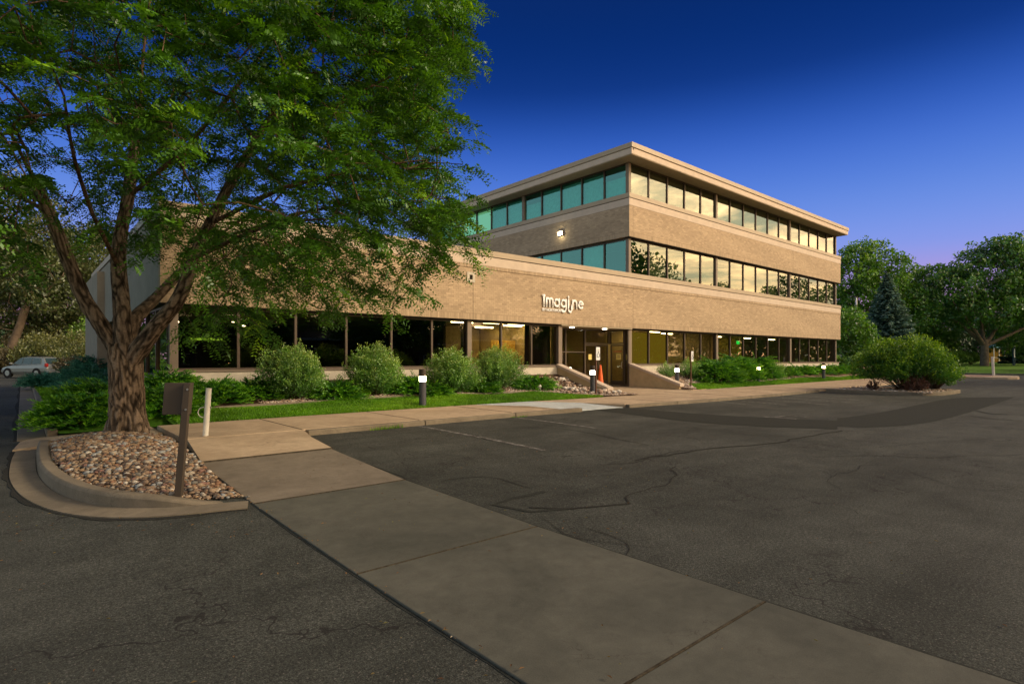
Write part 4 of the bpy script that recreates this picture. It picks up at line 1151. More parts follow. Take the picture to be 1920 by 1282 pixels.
# brown sign seen from behind, leaning slightly
x, y = on_ground(333, 908, .24)
t = empty('brown_sign', (x, y, rock_z(x, y) - .1)); tag(t, 'brown metal sign on a square post seen from behind, standing in the rock bed', 'sign')
d = Vector((FX * math.cos(R(5)) , FY, 0))
t.rotation_euler = (0, 0, YAW - R(90) + R(12))
t.scale = (1, 1, 1)
mb = MB()
lean = .075
def lean_box(mb, x0, x1, y0, y1, z0, z1):
    vs = [(x_ + lean * z_ , y_, z_) for z_ in (z0, z1) for x_, y_ in ((x0, y0), (x1, y0), (x1, y1), (x0, y1))]
    mb.add(vs, [(0, 3, 2, 1), (4, 5, 6, 7), (0, 1, 5, 4), (1, 2, 6, 5), (2, 3, 7, 6), (3, 0, 4, 7)])
lean_box(mb, -.032, .032, -.032, .032, 0, 1.245); mb.build('post', M['brownpost'], t, bevel=.005)
mb = MB(); lean_box(mb, -.225, .03, .034, .085, .925, 1.243); mb.build('sign_panel', M['brownpost'], t, bevel=.005)
for z_ in (.98, 1.18):
    mb = MB(); mb.tube([(lean * z_ + .012, -.033, z_), (lean * z_ + .012, -.043, z_)], .010, 8); mb.build('bolt', M['chrome'], t)

# white vent pipe with a wire loop
x, y = on_ground(384, 829, .10)
def pipe(x, y, z, label, h=.90, loop=True, r=.044, lean_=.075, ang=YAW - R(90)):
    t = empty('white_pipe', (x, y, z)); tag(t, label, 'pipe post'); t.rotation_euler = (0, 0, ang)
    mb = MB(); mb.tube([(0, 0, -.05), (lean_ * h, 0, h)], r, 20); mb.build('pipe', M['white'], t, smooth=False)
    mb = MB(); mb.box(-.10, .10, -.10, .10, -.02, .014); mb.build('base_plate', M['white'], t, bevel=.004)
    if loop:
        mb = MB(); mb.tube([(lean_ * .45 - .03 + -.10 * math.sin(R(a_)), -.03, .50 + .085 * math.cos(R(a_))) for a_ in range(0, 181, 12)], .007, 6); mb.build('wire_loop', M['white'], t)
        mb = MB(); mb.tube([(lean_ * .6 + r, 0, .58), (lean_ * .6 + r + .02, 0, .58)], .012, 6); mb.build('cap_bolt', M['chrome'], t)
pipe(x, y, .10, 'white plastic pipe with a wire loop standing on the concrete beside the rock bed')
pipe(*on_ground(1863, 704, .15), .15, 'white pipe post on the far paved island', h=1.45, loop=False, r=.09, lean_=-.06)

# small white vent cap in the grass
x, y = on_ground(1011, 735, .28)
t = empty('vent_cap', (x, y, plant_z(x, y))); tag(t, 'small white capped vent standing at the edge of the lawn', 'vent')
mb = MB(); mb.lathe([(.06, 0), (.06, .16)], n=12); mb.build('stem', M['white'], t)
mb = MB(); mb.lathe([(.085, .162), (.09, .20), (.05, .26)], n=12); mb.build('cap', M['white'], t)
# pale plate lying in the grass
x, y = on_ground(617, 756, .26)
mb = MB(); mb.box(-.2, .2, -.13, .13, 0, .05); o = mb.build('valve_cover', M['whitewalk'], bevel=.008); o.location = (x, y, plant_z(x, y) + .012)
tag(o, 'pale flat valve cover sunk in the lawn below the first rounded shrubs', 'valve cover')

# fallen leaves and grit
g_ = np.random.default_rng(5)
VV = []; 
for i in range(330):
    if i < 60: px, py = g_.uniform(0, 1900), g_.uniform(880, 1275)
    elif i < 200: px, py = g_.uniform(560, 1300), g_.uniform(800, 1000)
    else: px, py = g_.uniform(5, 480), g_.uniform(955, 1010)
    X_, Y_ = on_ground(px, py, .03)
    if i >= 260: X_, Y_ = 1.76 + g_.normal(0, .03), g_.uniform(2, 8.3)
    s = g_.uniform(.006, .02); a = g_.uniform(0, 6.3); c, sn = math.cos(a) * s, math.sin(a) * s
    z = lot_z(X_, Y_) + (.028 if 1.72 < X_ < 3.55 and Y_ < 8 else .012)
    VV += [(X_ - c, Y_ - sn, z), (X_ + sn * .4, Y_ - c * .4, z + .004), (X_ + c, Y_ + sn, z + .002), (X_ - sn * .4, Y_ + c * .4, z + .006)]
o = bulk('fallen_leaves', np.array(VV), np.arange(len(VV)).reshape(-1, 4), M['litter'], g_.random(len(VV) // 4)); tag(o, kind='stuff')

# ---------------------------------------------------------------- parked car
def make_car(x, y, heading):
    t = empty('parked_car', (x, y, lot_z(x, y))); t.rotation_euler = (0, 0, heading)
    tag(t, 'silver hatchback wagon with roof rails parked before the trees beyond the drive', 'car')
    # body along +X = front, length 4.4
    xs_ = [-2.18, -2.12, -1.9, -1.45, -.9, -.2, .45, .95, 1.5, 1.95, 2.15, 2.2]
    top = [.78, .90, .96, .97, .96, .95, .94, .93, .86, .74, .62, .50]
    bot = [.42, .34, .28, .24, .22, .22, .22, .22, .24, .26, .30, .40]
    wid = [.76, .84, .87, .88, .89, .89, .89, .88, .86, .80, .70, .60]
    vs = []; 
    for X_, T_, B_, W_ in zip(xs_, top, bot, wid):
        for k, (wy, hz) in enumerate([(-.86, 0), (-1, .28), (-1, .62), (-.93, .92), (-.7, 1), (.7, 1), (.93, .92), (1, .62), (1, .28), (.86, 0)]):
            vs.append((X_, W_ * wy, B_ + (T_ - B_) * hz))
    n = 10; fs = [(i * n + k, i * n + (k + 1) % n, (i + 1) * n + (k + 1) % n, (i + 1) * n + k) for i in range(len(xs_) - 1) for k in range(n)]
    fs = [tuple(reversed(f)) for f in fs] + [tuple(range(n)), tuple(reversed(range((len(xs_) - 1) * n, len(xs_) * n)))]
    mb = MB(); mb.add(vs, fs)
    # greenhouse: roof and pillars
    gx = [-2.0, -1.62, -1.0, -.2, .35, 1.05]; gz = [.98, 1.46, 1.52, 1.53, 1.49, .97]; gwb = [.80, .78, .80, .80, .80, .80]; gw = [.76, .62, .64, .65, .63, .76]
    vs = []
    for X_, Z_, W_, Wb in zip(gx, gz, gw, gwb): vs += [(X_, -Wb, .92), (X_, -W_, Z_ - .04), (X_, -W_ * .8, Z_), (X_, W_ * .8, Z_), (X_, W_, Z_ - .04), (X_, Wb, .92)]
    fs = [(i * 6 + k, i * 6 + (k + 1) % 6, (i + 1) * 6 + (k + 1) % 6, (i + 1) * 6 + k) for i in range(5) for k in range(6)]
    fs = [tuple(reversed(f)) for f in fs] + [tuple(range(6)), tuple(reversed(range(30, 36)))]
    mb.add(vs, fs)
    mb.build('body', M['silver'], t, smooth=False, bevel=.015)
    for s in (-1, 1):
        def side(nm, P):
            q = MB(); q.add([(a_, s * (.812 + .012 - .155 * (z_ - .95) / .5), z_) for a_, z_ in P] + [(a_, s * (.76 - .155 * (z_ - .95) / .5), z_) for a_, z_ in P],
                            [tuple(range(len(P))), tuple(reversed(range(len(P), 2 * len(P))))] + [(i, len(P) + i, len(P) + (i + 1) % len(P), (i + 1) % len(P)) for i in range(len(P))])
            q.build(nm, M['carglass'], t)
        side('side_window', [(.12, .99), (.92, .99), (.38, 1.42), (.12, 1.45)])
        side('side_window', [(-.72, .99), (.06, .99), (.06, 1.45), (-.72, 1.46)])
        side('side_window', [(-1.55, 1.02), (-.78, .99), (-.78, 1.46), (-1.45, 1.40)])
        q = MB(); q.box(-2.20, -1.98, s * .80 - .07, s * .80 + .07, .78, 1.04); q.build('tail_light', M['redlamp'], t, bevel=.03)
        q = MB(); q.box(.85, 1.0, s * .95 - .08, s * .95 + .08, .98, 1.10); q.build('mirror', M['silver'], t, bevel=.02)
        q = MB(); q.tube([(-1.5, s * .56, 1.52), (-1.4, s * .56, 1.58), (.1, s * .56, 1.60), (.25, s * .56, 1.53)], .018, 6); q.build('roof_rail', M['black'], t)
        for wx in (-1.30, 1.32):
            q = MB(); q.tube([(wx, s * .68, .325), (wx, s * .905, .325)], .325, 24); w = q.build('wheel', M['black'], t, bevel=.02)
            q = MB(); q.tube([(wx, s * .906, .325), (wx, s * .915, .325)], .20, 20); q.build('rim', M['chrome'], w)
            q = MB(); q.tube([(wx, s * .888, .325), (wx, s * .898, .325)], .385, 24); q.build('wheel_arch', M['black'], t)
    q = MB(); q.add([(-2.03, -.66, 1.02), (-2.03, .66, 1.02), (-1.70, .56, 1.42), (-1.70, -.56, 1.42), (-1.98, -.66, 1.02), (-1.98, .66, 1.02), (-1.66, .56, 1.42), (-1.66, -.56, 1.42)],
          [(0, 3, 2, 1), (4, 5, 6, 7), (0, 1, 5, 4), (1, 2, 6, 5), (2, 3, 7, 6), (3, 0, 4, 7)]); q.build('rear_window', M['carglass'], t)
    q = MB(); q.box(-2.21, -2.15, -.26, .26, .74, .88); q.build('number_plate', M['signwhite'], t)
    q = MB(); q.box(-2.30, -2.05, -.84, .84, .34, .56); q.build('rear_bumper', M['silver'], t, bevel=.04)
    return t
cx, cy = spot(64, 43.0)
make_car(cx, cy, math.atan2(.80, -.62))

# ================================================================ PLANTS
def leaf_quads(C, D, N_, ln, wd):
    """diamond leaves: centre C, long axis D, side axis N_ (unit), length ln, width wd -> verts (n*4,3)"""
    a = C - D * ln[:, None] / 2; b = C + N_ * wd[:, None] / 2; c = C + D * ln[:, None] / 2; d = C - N_ * wd[:, None] / 2
    return np.stack([a, b, c, d], 1).reshape(-1, 3)
def unit(v): return v / np.maximum(np.linalg.norm(v, axis=-1, keepdims=True), 1e-9)
def randdir(g_, n): return unit(g_.normal(0, 1, (n, 3)))

def shrub(name, loc, r, h, seed, mat, label, cat, group, n_stem=260, n_leaf=34, ls=.036, upright=.9, tipw=.65):
    """rounded bush: stems fan out from the base, leaves sit along their outer half"""
    g_ = np.random.default_rng(seed)
    t = empty(name, loc); tag(t, label, cat, group)
    a = g_.uniform(0, 6.283, n_stem); q = np.sqrt(g_.random(n_stem))
    el = np.arccos(np.clip(q * .98, 0, 1))                        # high in the middle, low outside
    lump = 1 + .12 * np.sin(a * 3 + seed) + .06 * np.sin(a * 7 + 2 * seed) + g_.normal(0, .05, n_stem)
    tip = np.stack([np.cos(a) * np.cos(el) * r * lump, np.sin(a) * np.cos(el) * r * lump, .12 * h + np.sin(el) * h * .90 * lump + g_.normal(0, .04, n_stem)], 1)
    base = tip * np.array([.12, .12, 0])
    mb = MB()
    for i in range(0, n_stem, 4): mb.tube([base[i], (base[i] + tip[i]) * .5 + np.array([0, 0, .05 * h]), tip[i]], [.008, .005, .002], 4, cap=False)
    mb.build('stems', M['twig'], t)
    s = 1 - g_.random((n_stem, n_leaf)) ** 1.4 * tipw
    P = base[:, None] + (tip - base)[:, None] * s[..., None] + np.array([0, 0, .05 * h]) * (4 * s * (1 - s))[..., None]
    P = P.reshape(-1, 3) + g_.normal(0, .028 * r / .8, (n_stem * n_leaf, 3)); n = len(P); sv = s.reshape(-1)
    ext = unit(np.repeat(tip - base, n_leaf, 0))
    D = unit(ext * .7 + randdir(g_, n) * .8 + np.array([0, 0, .25 * upright])); S = unit(np.cross(D, randdir(g_, n)))
    ln = ls * g_.uniform(.7, 1.3, n); V = leaf_quads(P, D, S, ln, ln * .5)
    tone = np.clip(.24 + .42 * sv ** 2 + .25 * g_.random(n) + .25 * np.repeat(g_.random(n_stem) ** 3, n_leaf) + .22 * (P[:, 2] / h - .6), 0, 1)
    bulk('foliage', V, np.arange(4 * n).reshape(-1, 4), mat, tone, t)
    return t
SG = 'rounded flowering shrubs before the windows'
for i, (x, y, r, h, lab) in enumerate([(5.55, 15.35, .98, 1.32, 'leftmost rounded grey-green shrub before the dark windows'),
        (7.95, 15.35, .95, 1.34, 'rounded grey-green shrub with spiky top, second from the left'),
        (10.55, 15.1, 1.0, 1.30, 'rounded grey-green shrub just right of the nearest lit bollard'),
        (12.75, 15.5, .98, 1.36, 'rounded grey-green shrub in front of the yellow lit room')]):
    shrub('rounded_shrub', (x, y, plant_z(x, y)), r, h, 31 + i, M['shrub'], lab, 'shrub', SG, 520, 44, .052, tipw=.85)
shrub('small_shrub', (23.55, 15.9, plant_z(23.5, 15.9)), .55, .75, 41, M['shrub'], 'small grey-green bush on pebbles right of the entrance wall', 'shrub', None, 160, 26, .04)
shrub('small_shrub', (25.3, 15.8, plant_z(25.3, 15.8)), .65, .95, 42, M['shrub'], 'upright grey-green bush behind the right wheelchair sign', 'shrub', None, 180, 28, .045)
shrub('small_shrub', (33.4, 15.2, plant_z(33.4, 15.2)), .75, .9, 43, M['shrub'], 'pale loose bush at the far end of the large junipers', 'shrub', None, 180, 28, .05)
shrub('rose_bush', (27.5, 8.35, .1), .28, .42, 44, M['redleaf'], 'tiny dark red bush on the pebbles of the parking island', 'shrub', None, 60, 18, .05)
shrub('rose_bush', (27.9, 6.95, .1), .5, .55, 45, M['redleaf'], 'low reddish bush at the foot of the big island bush', 'shrub', None, 120, 24, .05)
shrub('island_shrub', (29.0, 7.5, .1), 2.05, 2.05, 46, M['island'], 'big dense green bush on the kerbed parking island', 'shrub', None, 1100, 34, .085, .2, .45)
shrub('island_shrub', (30.6, 6.9, .1), .95, 1.2, 47, M['island'], 'smaller loose bush leaning off the right side of the big island bush', 'shrub', None, 320, 34, .075, .2, .5)

def juniper(loc, rx, ry, h, seed, mat, label, n=260, plume=.55, rz=0, group='spreading junipers', cat='juniper', rise=.5, tw=20, nl=.10):
    """spreading juniper: arching feathery plumes over an elliptical footprint"""
    g_ = np.random.default_rng(seed)
    t = empty('juniper', loc, rz); tag(t, label, cat, group)
    a = g_.uniform(0, 6.283, n); q = np.sqrt(g_.random(n))
    bx, by = np.cos(a) * q * rx * .86, np.sin(a) * q * ry * .86
    bz = h * (1 - q ** 2.2) * g_.uniform(.55, .95, n)
    B = np.stack([bx, by, bz], 1)
    out = unit(np.stack([np.cos(a) + g_.normal(0, .35, n), np.sin(a) + g_.normal(0, .35, n), rise * (1.1 - .5 * q) + g_.normal(0, .15, n)], 1))
    L_ = plume * g_.uniform(.6, 1.2, n)
    s = np.linspace(.08, 1, tw)[None, :] * np.ones((n, 1))
    P = B[:, None] + out[:, None] * (L_[:, None] * s)[..., None] + np.array([0, 0, -1]) * (.22 * L_[:, None] * s ** 2)[..., None]
    sidev = unit(np.cross(out, np.array([0, 0, 1.0])))[:, None]
    sgn = np.where(np.arange(tw) % 2 == 0, 1, -1)[None, :, None]
    P = P.reshape(-1, 3); nn = len(P)
    D = unit((out[:, None] * .85 + sidev * sgn * .62 + np.array([0, 0, .22])).reshape(-1, 3) + g_.normal(0, .22, (nn, 3)))
    S = unit(np.cross(D, randdir(g_, nn)))
    ln = (nl * 1.45 * (1.15 - .55 * s)).reshape(-1) * g_.uniform(.7, 1.2, nn)
    C = P + D * ln[:, None] * .45
    V = leaf_quads(C, D, S, ln, ln * .20)
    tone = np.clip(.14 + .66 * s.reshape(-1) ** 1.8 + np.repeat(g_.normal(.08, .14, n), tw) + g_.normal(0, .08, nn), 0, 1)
    bulk('foliage', V, np.arange(4 * nn).reshape(-1, 4), mat, tone, t)
    # dark woody heart
    mb = MB()
    for i in range(0, n, 6): mb.tube([(bx[i] * .2, by[i] * .2, 0), (bx[i] * .7, by[i] * .7, bz[i] * .8), tuple(B[i] + out[i] * L_[i] * .4)], [.012, .008, .003], 4, cap=False)
    mb.build('stems', M['twig'], t)
    return t
J = M['juniper']
def jz(x, y): return plant_z(x, y) if x > 2.3 else bank_z(x, y)
for i, (x, y, rx, ry, h, n, lab) in enumerate([
        (.98, 14.55, .62, .95, .55, 620, 'low dark green juniper at the kerb left of the tree trunk'),
        (1.5, 16.0, .9, 1.3, .60, 620, 'spreading green juniper on the bank left of the trunk, behind the nearest one'),
        (2.35, 14.35, .80, .75, .52, 620, 'bright green juniper directly behind the trunk and the path'),
        (2.75, 15.8, .85, .95, .62, 560, 'green juniper mound against the corner of the dark windows'),
        (3.55, 15.5, .85, .80, .48, 520, 'green juniper spreading behind the brown sign'),
        (4.55, 15.75, .80, .62, .40, 420, 'flat green juniper right of the white pipe, before the pale plinth'),
        (6.75, 15.25, .62, .55, .42, 320, 'dark green juniper between the first and second rounded shrubs'),
        (9.2, 15.45, .75, .60, .48, 360, 'green juniper behind the nearest lit bollard'),
        (9.7, 15.05, .5, .42, .28, 220, 'low trailing juniper at the bed edge right of the nearest bollard'),
        (11.75, 15.1, .45, .42, .34, 220, 'small dark juniper between the third and fourth rounded shrubs'),
        (14.35, 15.4, .78, .62, .42, 380, 'feathery juniper left of the rocks beside the entrance wall')]):
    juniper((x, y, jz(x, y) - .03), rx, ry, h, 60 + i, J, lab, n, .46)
for i, (x, y, rx, ry, h, n, lab) in enumerate([
        (27.0, 15.3, 1.35, .9, 1.10, 620, 'large layered juniper right of the second wheelchair sign'),
        (29.3, 15.5, 1.3, .9, 1.22, 620, 'middle one of the three large junipers before the windows'),
        (31.6, 15.6, 1.45, .9, 1.22, 620, 'large juniper farthest from the entrance, behind a lit bollard')]):
    juniper((x, y, plant_z(x, y)), rx, ry, h, 80 + i, J, lab, n, .85, rise=.35, group='large junipers right of the entrance', tw=30, nl=.12)
for i in range(5):
    x = 35.2 + 2.7 * i
    juniper((x, 15.8, plant_z(x, 15.8)), 1.6, .8, .42, 90 + i, J, ['low hedge juniper nearest the large junipers', 'second low hedge juniper below the end windows', 'middle low hedge juniper below the end windows',
            'low hedge juniper behind the farthest bollard', 'low hedge juniper beyond the corner of the building'][i], 300, .6, group='low juniper hedge below the end windows', tw=22, nl=.14)
for i, (x, y, rx, ry, h, lab) in enumerate([(1.9, 19.5, .8, 2.0, .45, 'blue-green juniper on the bank behind the trunk'), (2.0, 24.0, .8, 2.2, .5, 'blue-green juniper below the grey wall windows'),
        (.95, 34.5, .55, 1.2, .5, 'blue-green juniper at the corner of the drive near the silver car'), (2.4, 29.5, .7, 1.4, .8, 'blue-green juniper at the foot of the grey pier')]):
    juniper((x, y, bank_z(x, y)), rx, ry, h, 100 + i, M['bluejuniper'], lab, 360, .6, group='blue-green junipers on the bank', tw=24, nl=.11)
BSH = [on_ground(152, 704, .3), on_ground(188, 699, .4), on_ground(136, 711, .3)]
for i, (x, y, r, h, m, lab) in enumerate([(*BSH[0], 1.5, 1.7, 'oldtree', 'dark rounded bush on the bank left of the grey pier'), (*BSH[1], 1.3, 2.2, 'tree', 'dark green bush against the grey pier'),
        (*BSH[2], .8, .9, 'drygrass', 'dry brown bush at the end of the pebble strip')]):
    shrub('bank_shrub', (x, y, bank_z(x, y) - .1), r, h, 110 + i, M[m], lab, 'shrub', None, 300, 24, .12, .5, .6)

# ================================================================ TREES
class Skeleton:
    """branch graph: grown from given limbs towards target points, radii by the pipe model"""
    def __init__(s): s.p = []; s.par = []; s.r0 = []
    def limb(s, pts, start=-1, radii=None, step=.3, jit=.04, rs=None):
        pts = [Vector(q) for q in pts]
        prev = start; 
        for i in range(len(pts) - 1):
            p0, p1, p2, p3 = pts[max(i - 1, 0)], pts[i], pts[i + 1], pts[min(i + 2, len(pts) - 1)]
            k = max(1, int((p2 - p1).length / step))
            for j in range(k + (i == len(pts) - 2)):
                t = j / k
                q = .5 * ((2 * p1) + (p2 - p0) * t + (2 * p0 - 5 * p1 + 4 * p2 - p3) * t * t + (3 * p1 - p0 - 3 * p2 + p3) * t ** 3)
                if i == 0 and j == 0 and start >= 0: continue
                s.p.append(np.array(q)); s.par.append(prev); prev = len(s.p) - 1
                s.r0.append(radii[0] + (radii[1] - radii[0]) * ((i + t) / (len(pts) - 1)) if radii else 0)
        return prev
    def grow(s, targets, g_, step=.35, wig=.07, minz=-1e9):
        base = np.array(s.p); first = len(s.p)
        d = np.array([np.min(np.linalg.norm(base - t, axis=1)) for t in targets])
        tips = []
        P = np.zeros((len(s.p) + 40 * len(targets), 3)); P[:len(base)] = base; n = len(base)
        depth = [0] * n
        for i in np.argsort(d):
            t = targets[i]
            dd = np.linalg.norm(P[:n] - t, axis=1)
            k = int(np.argmin(dd + .25 * np.maximum(0, P[:n, 2] - t[2])))
            a = P[k]; L_ = dd[k]; m = max(1, int(L_ / step)); prev = k
            bend = g_.normal(0, wig * L_, 3); bend[2] = abs(bend[2]) * .8 + .10 * L_
            for j in range(1, m + 1):
                f = j / m; q = a + (t - a) * f + bend * math.sin(math.pi * f) + (g_.normal(0, wig * .35 * step, 3) if j < m else 0)
                if n >= len(P): P = np.concatenate([P, np.zeros((5000, 3))])
                P[n] = q; s.p.append(q); s.par.append(prev); s.r0.append(0); prev = n; n += 1
            tips.append(prev)
        return tips
    def radii(s, tip=.006, e=2.4, cap=1e9):
        n = len(s.p); acc = np.zeros(n)
        leaf = np.ones(n, bool)
        for p in s.par:
            if p >= 0: leaf[p] = False
        order = range(n - 1, -1, -1)
        r = np.zeros(n)
        for i in order:
            acc[i] += tip ** e if leaf[i] else 0
            r[i] = acc[i] ** (1 / e)
            if s.par[i] >= 0: acc[s.par[i]] += acc[i]
        r0 = np.array(s.r0)
        r = np.where(r0 > 0, r0, r)
        for i in range(n):
            if s.par[i] >= 0: r[i] = min(r[i], r[s.par[i]] * .96 if r0[i] == 0 else r[i])
        return r
    def mesh(s, r, k=6, skip=lambda i: False):
        n = len(s.p); P = np.array(s.p)
        par = np.array(s.par)
        V = []; F = []
        idx_ = [i for i in range(n) if par[i] >= 0 and not skip(i)]
        A = P[par[idx_]]; B = P[idx_]; ra = np.minimum(r[par[idx_]], r[idx_] * 1.25); rb = r[idx_]
        D = unit(B - A); up = np.where(np.abs(D[:, 2:3]) < .9, np.array([[0, 0, 1.0]]), np.array([[1.0, 0, 0]]))
        X = unit(np.cross(D, up)); Y = np.cross(D, X)
        th = np.arange(k) * 2 * math.pi / k
        ring = X[:, None] * np.cos(th)[None, :, None] + Y[:, None] * np.sin(th)[None, :, None]
        VA = A[:, None] + ring * ra[:, None, None]; VB = B[:, None] + D[:, None] * (rb * .3)[:, None, None] + ring * rb[:, None, None]
        V = np.concatenate([VA, VB], 1).reshape(-1, 3)
        f = np.array([(j, (j + 1) % k, k + (j + 1) % k, k + j) for j in range(k)])
        F = (f[None] + 2 * k * np.arange(len(idx_))[:, None, None]).reshape(-1, 4)
        return V, F

TONES = []
def thick_limb(mb_list, pts, radii, ridges=9, amp=.10, nu=44, step=.035, flare=0, seed=0):
    """bark-ridged limb as a fine ring mesh"""
    pts = [Vector(p) for p in pts]; P = []; RR = []
    for i in range(len(pts) - 1):
        p0, p1, p2, p3 = pts[max(i - 1, 0)], pts[i], pts[i + 1], pts[min(i + 2, len(pts) - 1)]
        k = max(1, int((p2 - p1).length / step))
        for j in range(k + (i == len(pts) - 2)):
            t = j / k
            P.append(.5 * ((2 * p1) + (p2 - p0) * t + (2 * p0 - 5 * p1 + 4 * p2 - p3) * t * t + (3 * p1 - p0 - 3 * p2 + p3) * t ** 3)); RR.append(radii[i] + (radii[i + 1] - radii[i]) * t)
    X = Vector((1, 0, 0)); V = []; s_ = 0; TN = []
    for i, p in enumerate(P):
        d = (P[min(i + 1, len(P) - 1)] - P[max(i - 1, 0)]).normalized()
        X = (X - d * X.dot(d)).normalized(); Y = d.cross(X)
        s_ += (p - P[i - 1]).length if i else 0
        for k in range(nu):
            th = 2 * math.pi * k / nu; c, sn = math.cos(th), math.sin(th)
            f = RR[i]
            q = Vector((c * f * 23, sn * f * 23, s_ * 5.2 + seed * 9))
            q2 = q + mnoise.noise_vector(q * .5) * .6
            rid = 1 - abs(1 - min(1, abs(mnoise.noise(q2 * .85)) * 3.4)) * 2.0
            plate = mnoise.noise(Vector((c * 9 * f, sn * 9 * f, s_ * 7 + seed)))
            lump = mnoise.noise(Vector((c * 1.3, sn * 1.3, s_ * 1.1 + seed * 3)))
            rr = f * (1 + .11 * lump) + amp * .6 * f * (max(rid, -.6) * .5 - .2) + .025 * f * plate
            if flare: rr *= 1 + flare * math.exp(-s_ / .34) * (1 + .45 * math.sin(th * 5 + 1))
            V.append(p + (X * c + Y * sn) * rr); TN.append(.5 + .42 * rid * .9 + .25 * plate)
    F = [(i * nu + k, i * nu + (k + 1) % nu, (i + 1) * nu + (k + 1) % nu, (i + 1) * nu + k) for i in range(len(P) - 1) for k in range(nu)]
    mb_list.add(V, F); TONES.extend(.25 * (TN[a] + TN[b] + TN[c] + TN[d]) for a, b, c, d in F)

# ---------------------------------------------------------------- the near honey locust
TD = 9.8
def near(px, py, d):
    x, y = spot(px, d); return (x, y, EYE + (HOR - py) * d / FOC)
BX, BY = spot(237, TD)
locust = empty('honey_locust', (0, 0, 0)); tag(locust, 'large honey locust with forked furrowed trunk growing from the rock bed', 'tree')
L_trunk = [near(238, 822, TD), near(238, 770, TD), near(236, 720, TD), near(234, 680, TD), near(230, 645, TD)]
L_left = [near(232, 690, TD), near(214, 650, TD), near(190, 610, TD - .1), near(158, 560, TD - .2), near(132, 500, TD - .3), near(110, 445, TD - .4), near(92, 400, TD - .5), near(60, 330, TD - .8), near(20, 250, TD - 1.2)]
L_mid = [near(232, 680, TD), near(230, 630, TD), near(228, 570, TD + .1), near(222, 500, TD + .2), near(226, 440, TD + .3), near(240, 370, TD + .4), (near(250, 290, TD + .5)), near(262, 200, TD + .6), near(270, 90, TD + .6), near(290, -60, TD + .7)]
L_right = [near(240, 690, TD), near(262, 655, TD - .05), near(295, 610, TD - .15), near(328, 570, TD - .25), near(348, 530, TD - .3), near(364, 485, TD - .35), near(392, 420, TD - .4), near(440, 330, TD - .4), near(500, 230, TD - .4), near(560, 120, TD - .3), near(640, 20, TD - .2), near(720, -60, TD)]
L_back = [near(238, 640, TD + .1), near(252, 600, TD + .4), near(285, 565, TD + .9), near(330, 520, TD + 1.5), near(400, 450, TD + 2.2), near(500, 380, TD + 3.0)]
tb = MB()
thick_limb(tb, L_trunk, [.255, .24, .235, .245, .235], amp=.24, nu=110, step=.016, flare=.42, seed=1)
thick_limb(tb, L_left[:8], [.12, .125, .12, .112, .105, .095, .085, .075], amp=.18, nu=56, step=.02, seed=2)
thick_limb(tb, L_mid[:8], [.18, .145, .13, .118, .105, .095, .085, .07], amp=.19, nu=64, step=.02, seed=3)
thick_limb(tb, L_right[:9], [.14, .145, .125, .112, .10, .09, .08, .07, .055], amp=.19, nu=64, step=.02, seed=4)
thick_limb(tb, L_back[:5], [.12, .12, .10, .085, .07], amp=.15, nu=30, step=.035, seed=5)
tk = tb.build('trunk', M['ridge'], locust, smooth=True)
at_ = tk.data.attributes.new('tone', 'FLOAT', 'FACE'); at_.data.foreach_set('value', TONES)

sk = Skeleton()
e0 = sk.limb(L_trunk, radii=(.2, .2))
fl = sk.limb(L_left, e0, (.08, .03)); fm = sk.limb(L_mid, e0, (.085, .022)); fr_ = sk.limb(L_right, e0, (.075, .02)); fb = sk.limb(L_back, e0, (.06, .03))
def branch_from(pts, radii):
    q = np.array(pts[0]); k = int(np.argmin([np.linalg.norm(p - q) for p in sk.p])); return sk.limb(pts[1:], k, radii)
branch_from([near(392, 420, TD - .4), near(500, 360, TD - .6), near(620, 330, TD - .6), near(720, 310, TD - .5), near(800, 300, TD - .4)], (.042, .016))
branch_from([near(240, 370, TD + .4), near(330, 300, TD + .2), near(430, 180, TD), near(520, 60, TD), near(560, -40, TD)], (.05, .018))
branch_from([near(500, 230, TD - .4), near(600, 215, TD - .2), near(700, 160, TD), near(800, 110, TD)], (.038, .014))
branch_from([near(364, 485, TD - .35), near(430, 450, TD - 1.0), near(520, 420, TD - 1.6), near(620, 410, TD - 1.9)], (.038, .014))
branch_from([near(222, 500, TD + .2), near(180, 420, TD - .6), near(140, 300, TD - 1.6), near(120, 180, TD - 2.3)], (.045, .018))
branch_from([near(92, 400, TD - .5), near(30, 360, TD), near(-60, 320, TD), near(-200, 280, TD)], (.045, .018))
branch_from([near(400, 450, TD + 2.2), near(560, 400, TD + 1.8), near(680, 380, TD + 1.2), near(790, 380, TD + .8)], (.038, .014))
# crown outline seen from the car park side: (column, lowest row, highest row)
OUT = [(-620, 480, 150), (-500, 520, -60), (-350, 520, -240), (-200, 480, -360), (-60, 425, -430), (0, 430, -460), (60, 425, -480), (140, 425, -490), (200, 470, -490), (270, 520, -480), (330, 545, -470), (400, 550, -450),
       (450, 560, -420), (520, 555, -380), (600, 545, -330), (680, 535, -270), (750, 520, -200), (805, 500, -160), (840, 490, -120), (873, 485, -90)]
RIM = [(-600, 800), (-100, 850), (0, 872), (60, 855), (95, 848), (125, 872), (150, 790), (180, 835), (230, 858), (275, 842), (315, 822), (370, 852), (430, 860), (480, 868), (500, 800), (540, 770), (700, 740)]
def rim(py): return float(np.interp(py, [a for a, b in RIM], [b for a, b in RIM]))
def crown_rows(px):
    for (a, b0, t0), (c, b1, t1) in zip(OUT, OUT[1:]):
        if a <= px <= c:
            f = (px - a) / (c - a); return b0 + (b1 - b0) * f, t0 + (t1 - t0) * f
    return None
g_ = np.random.default_rng(77)
T = []; tries = 0
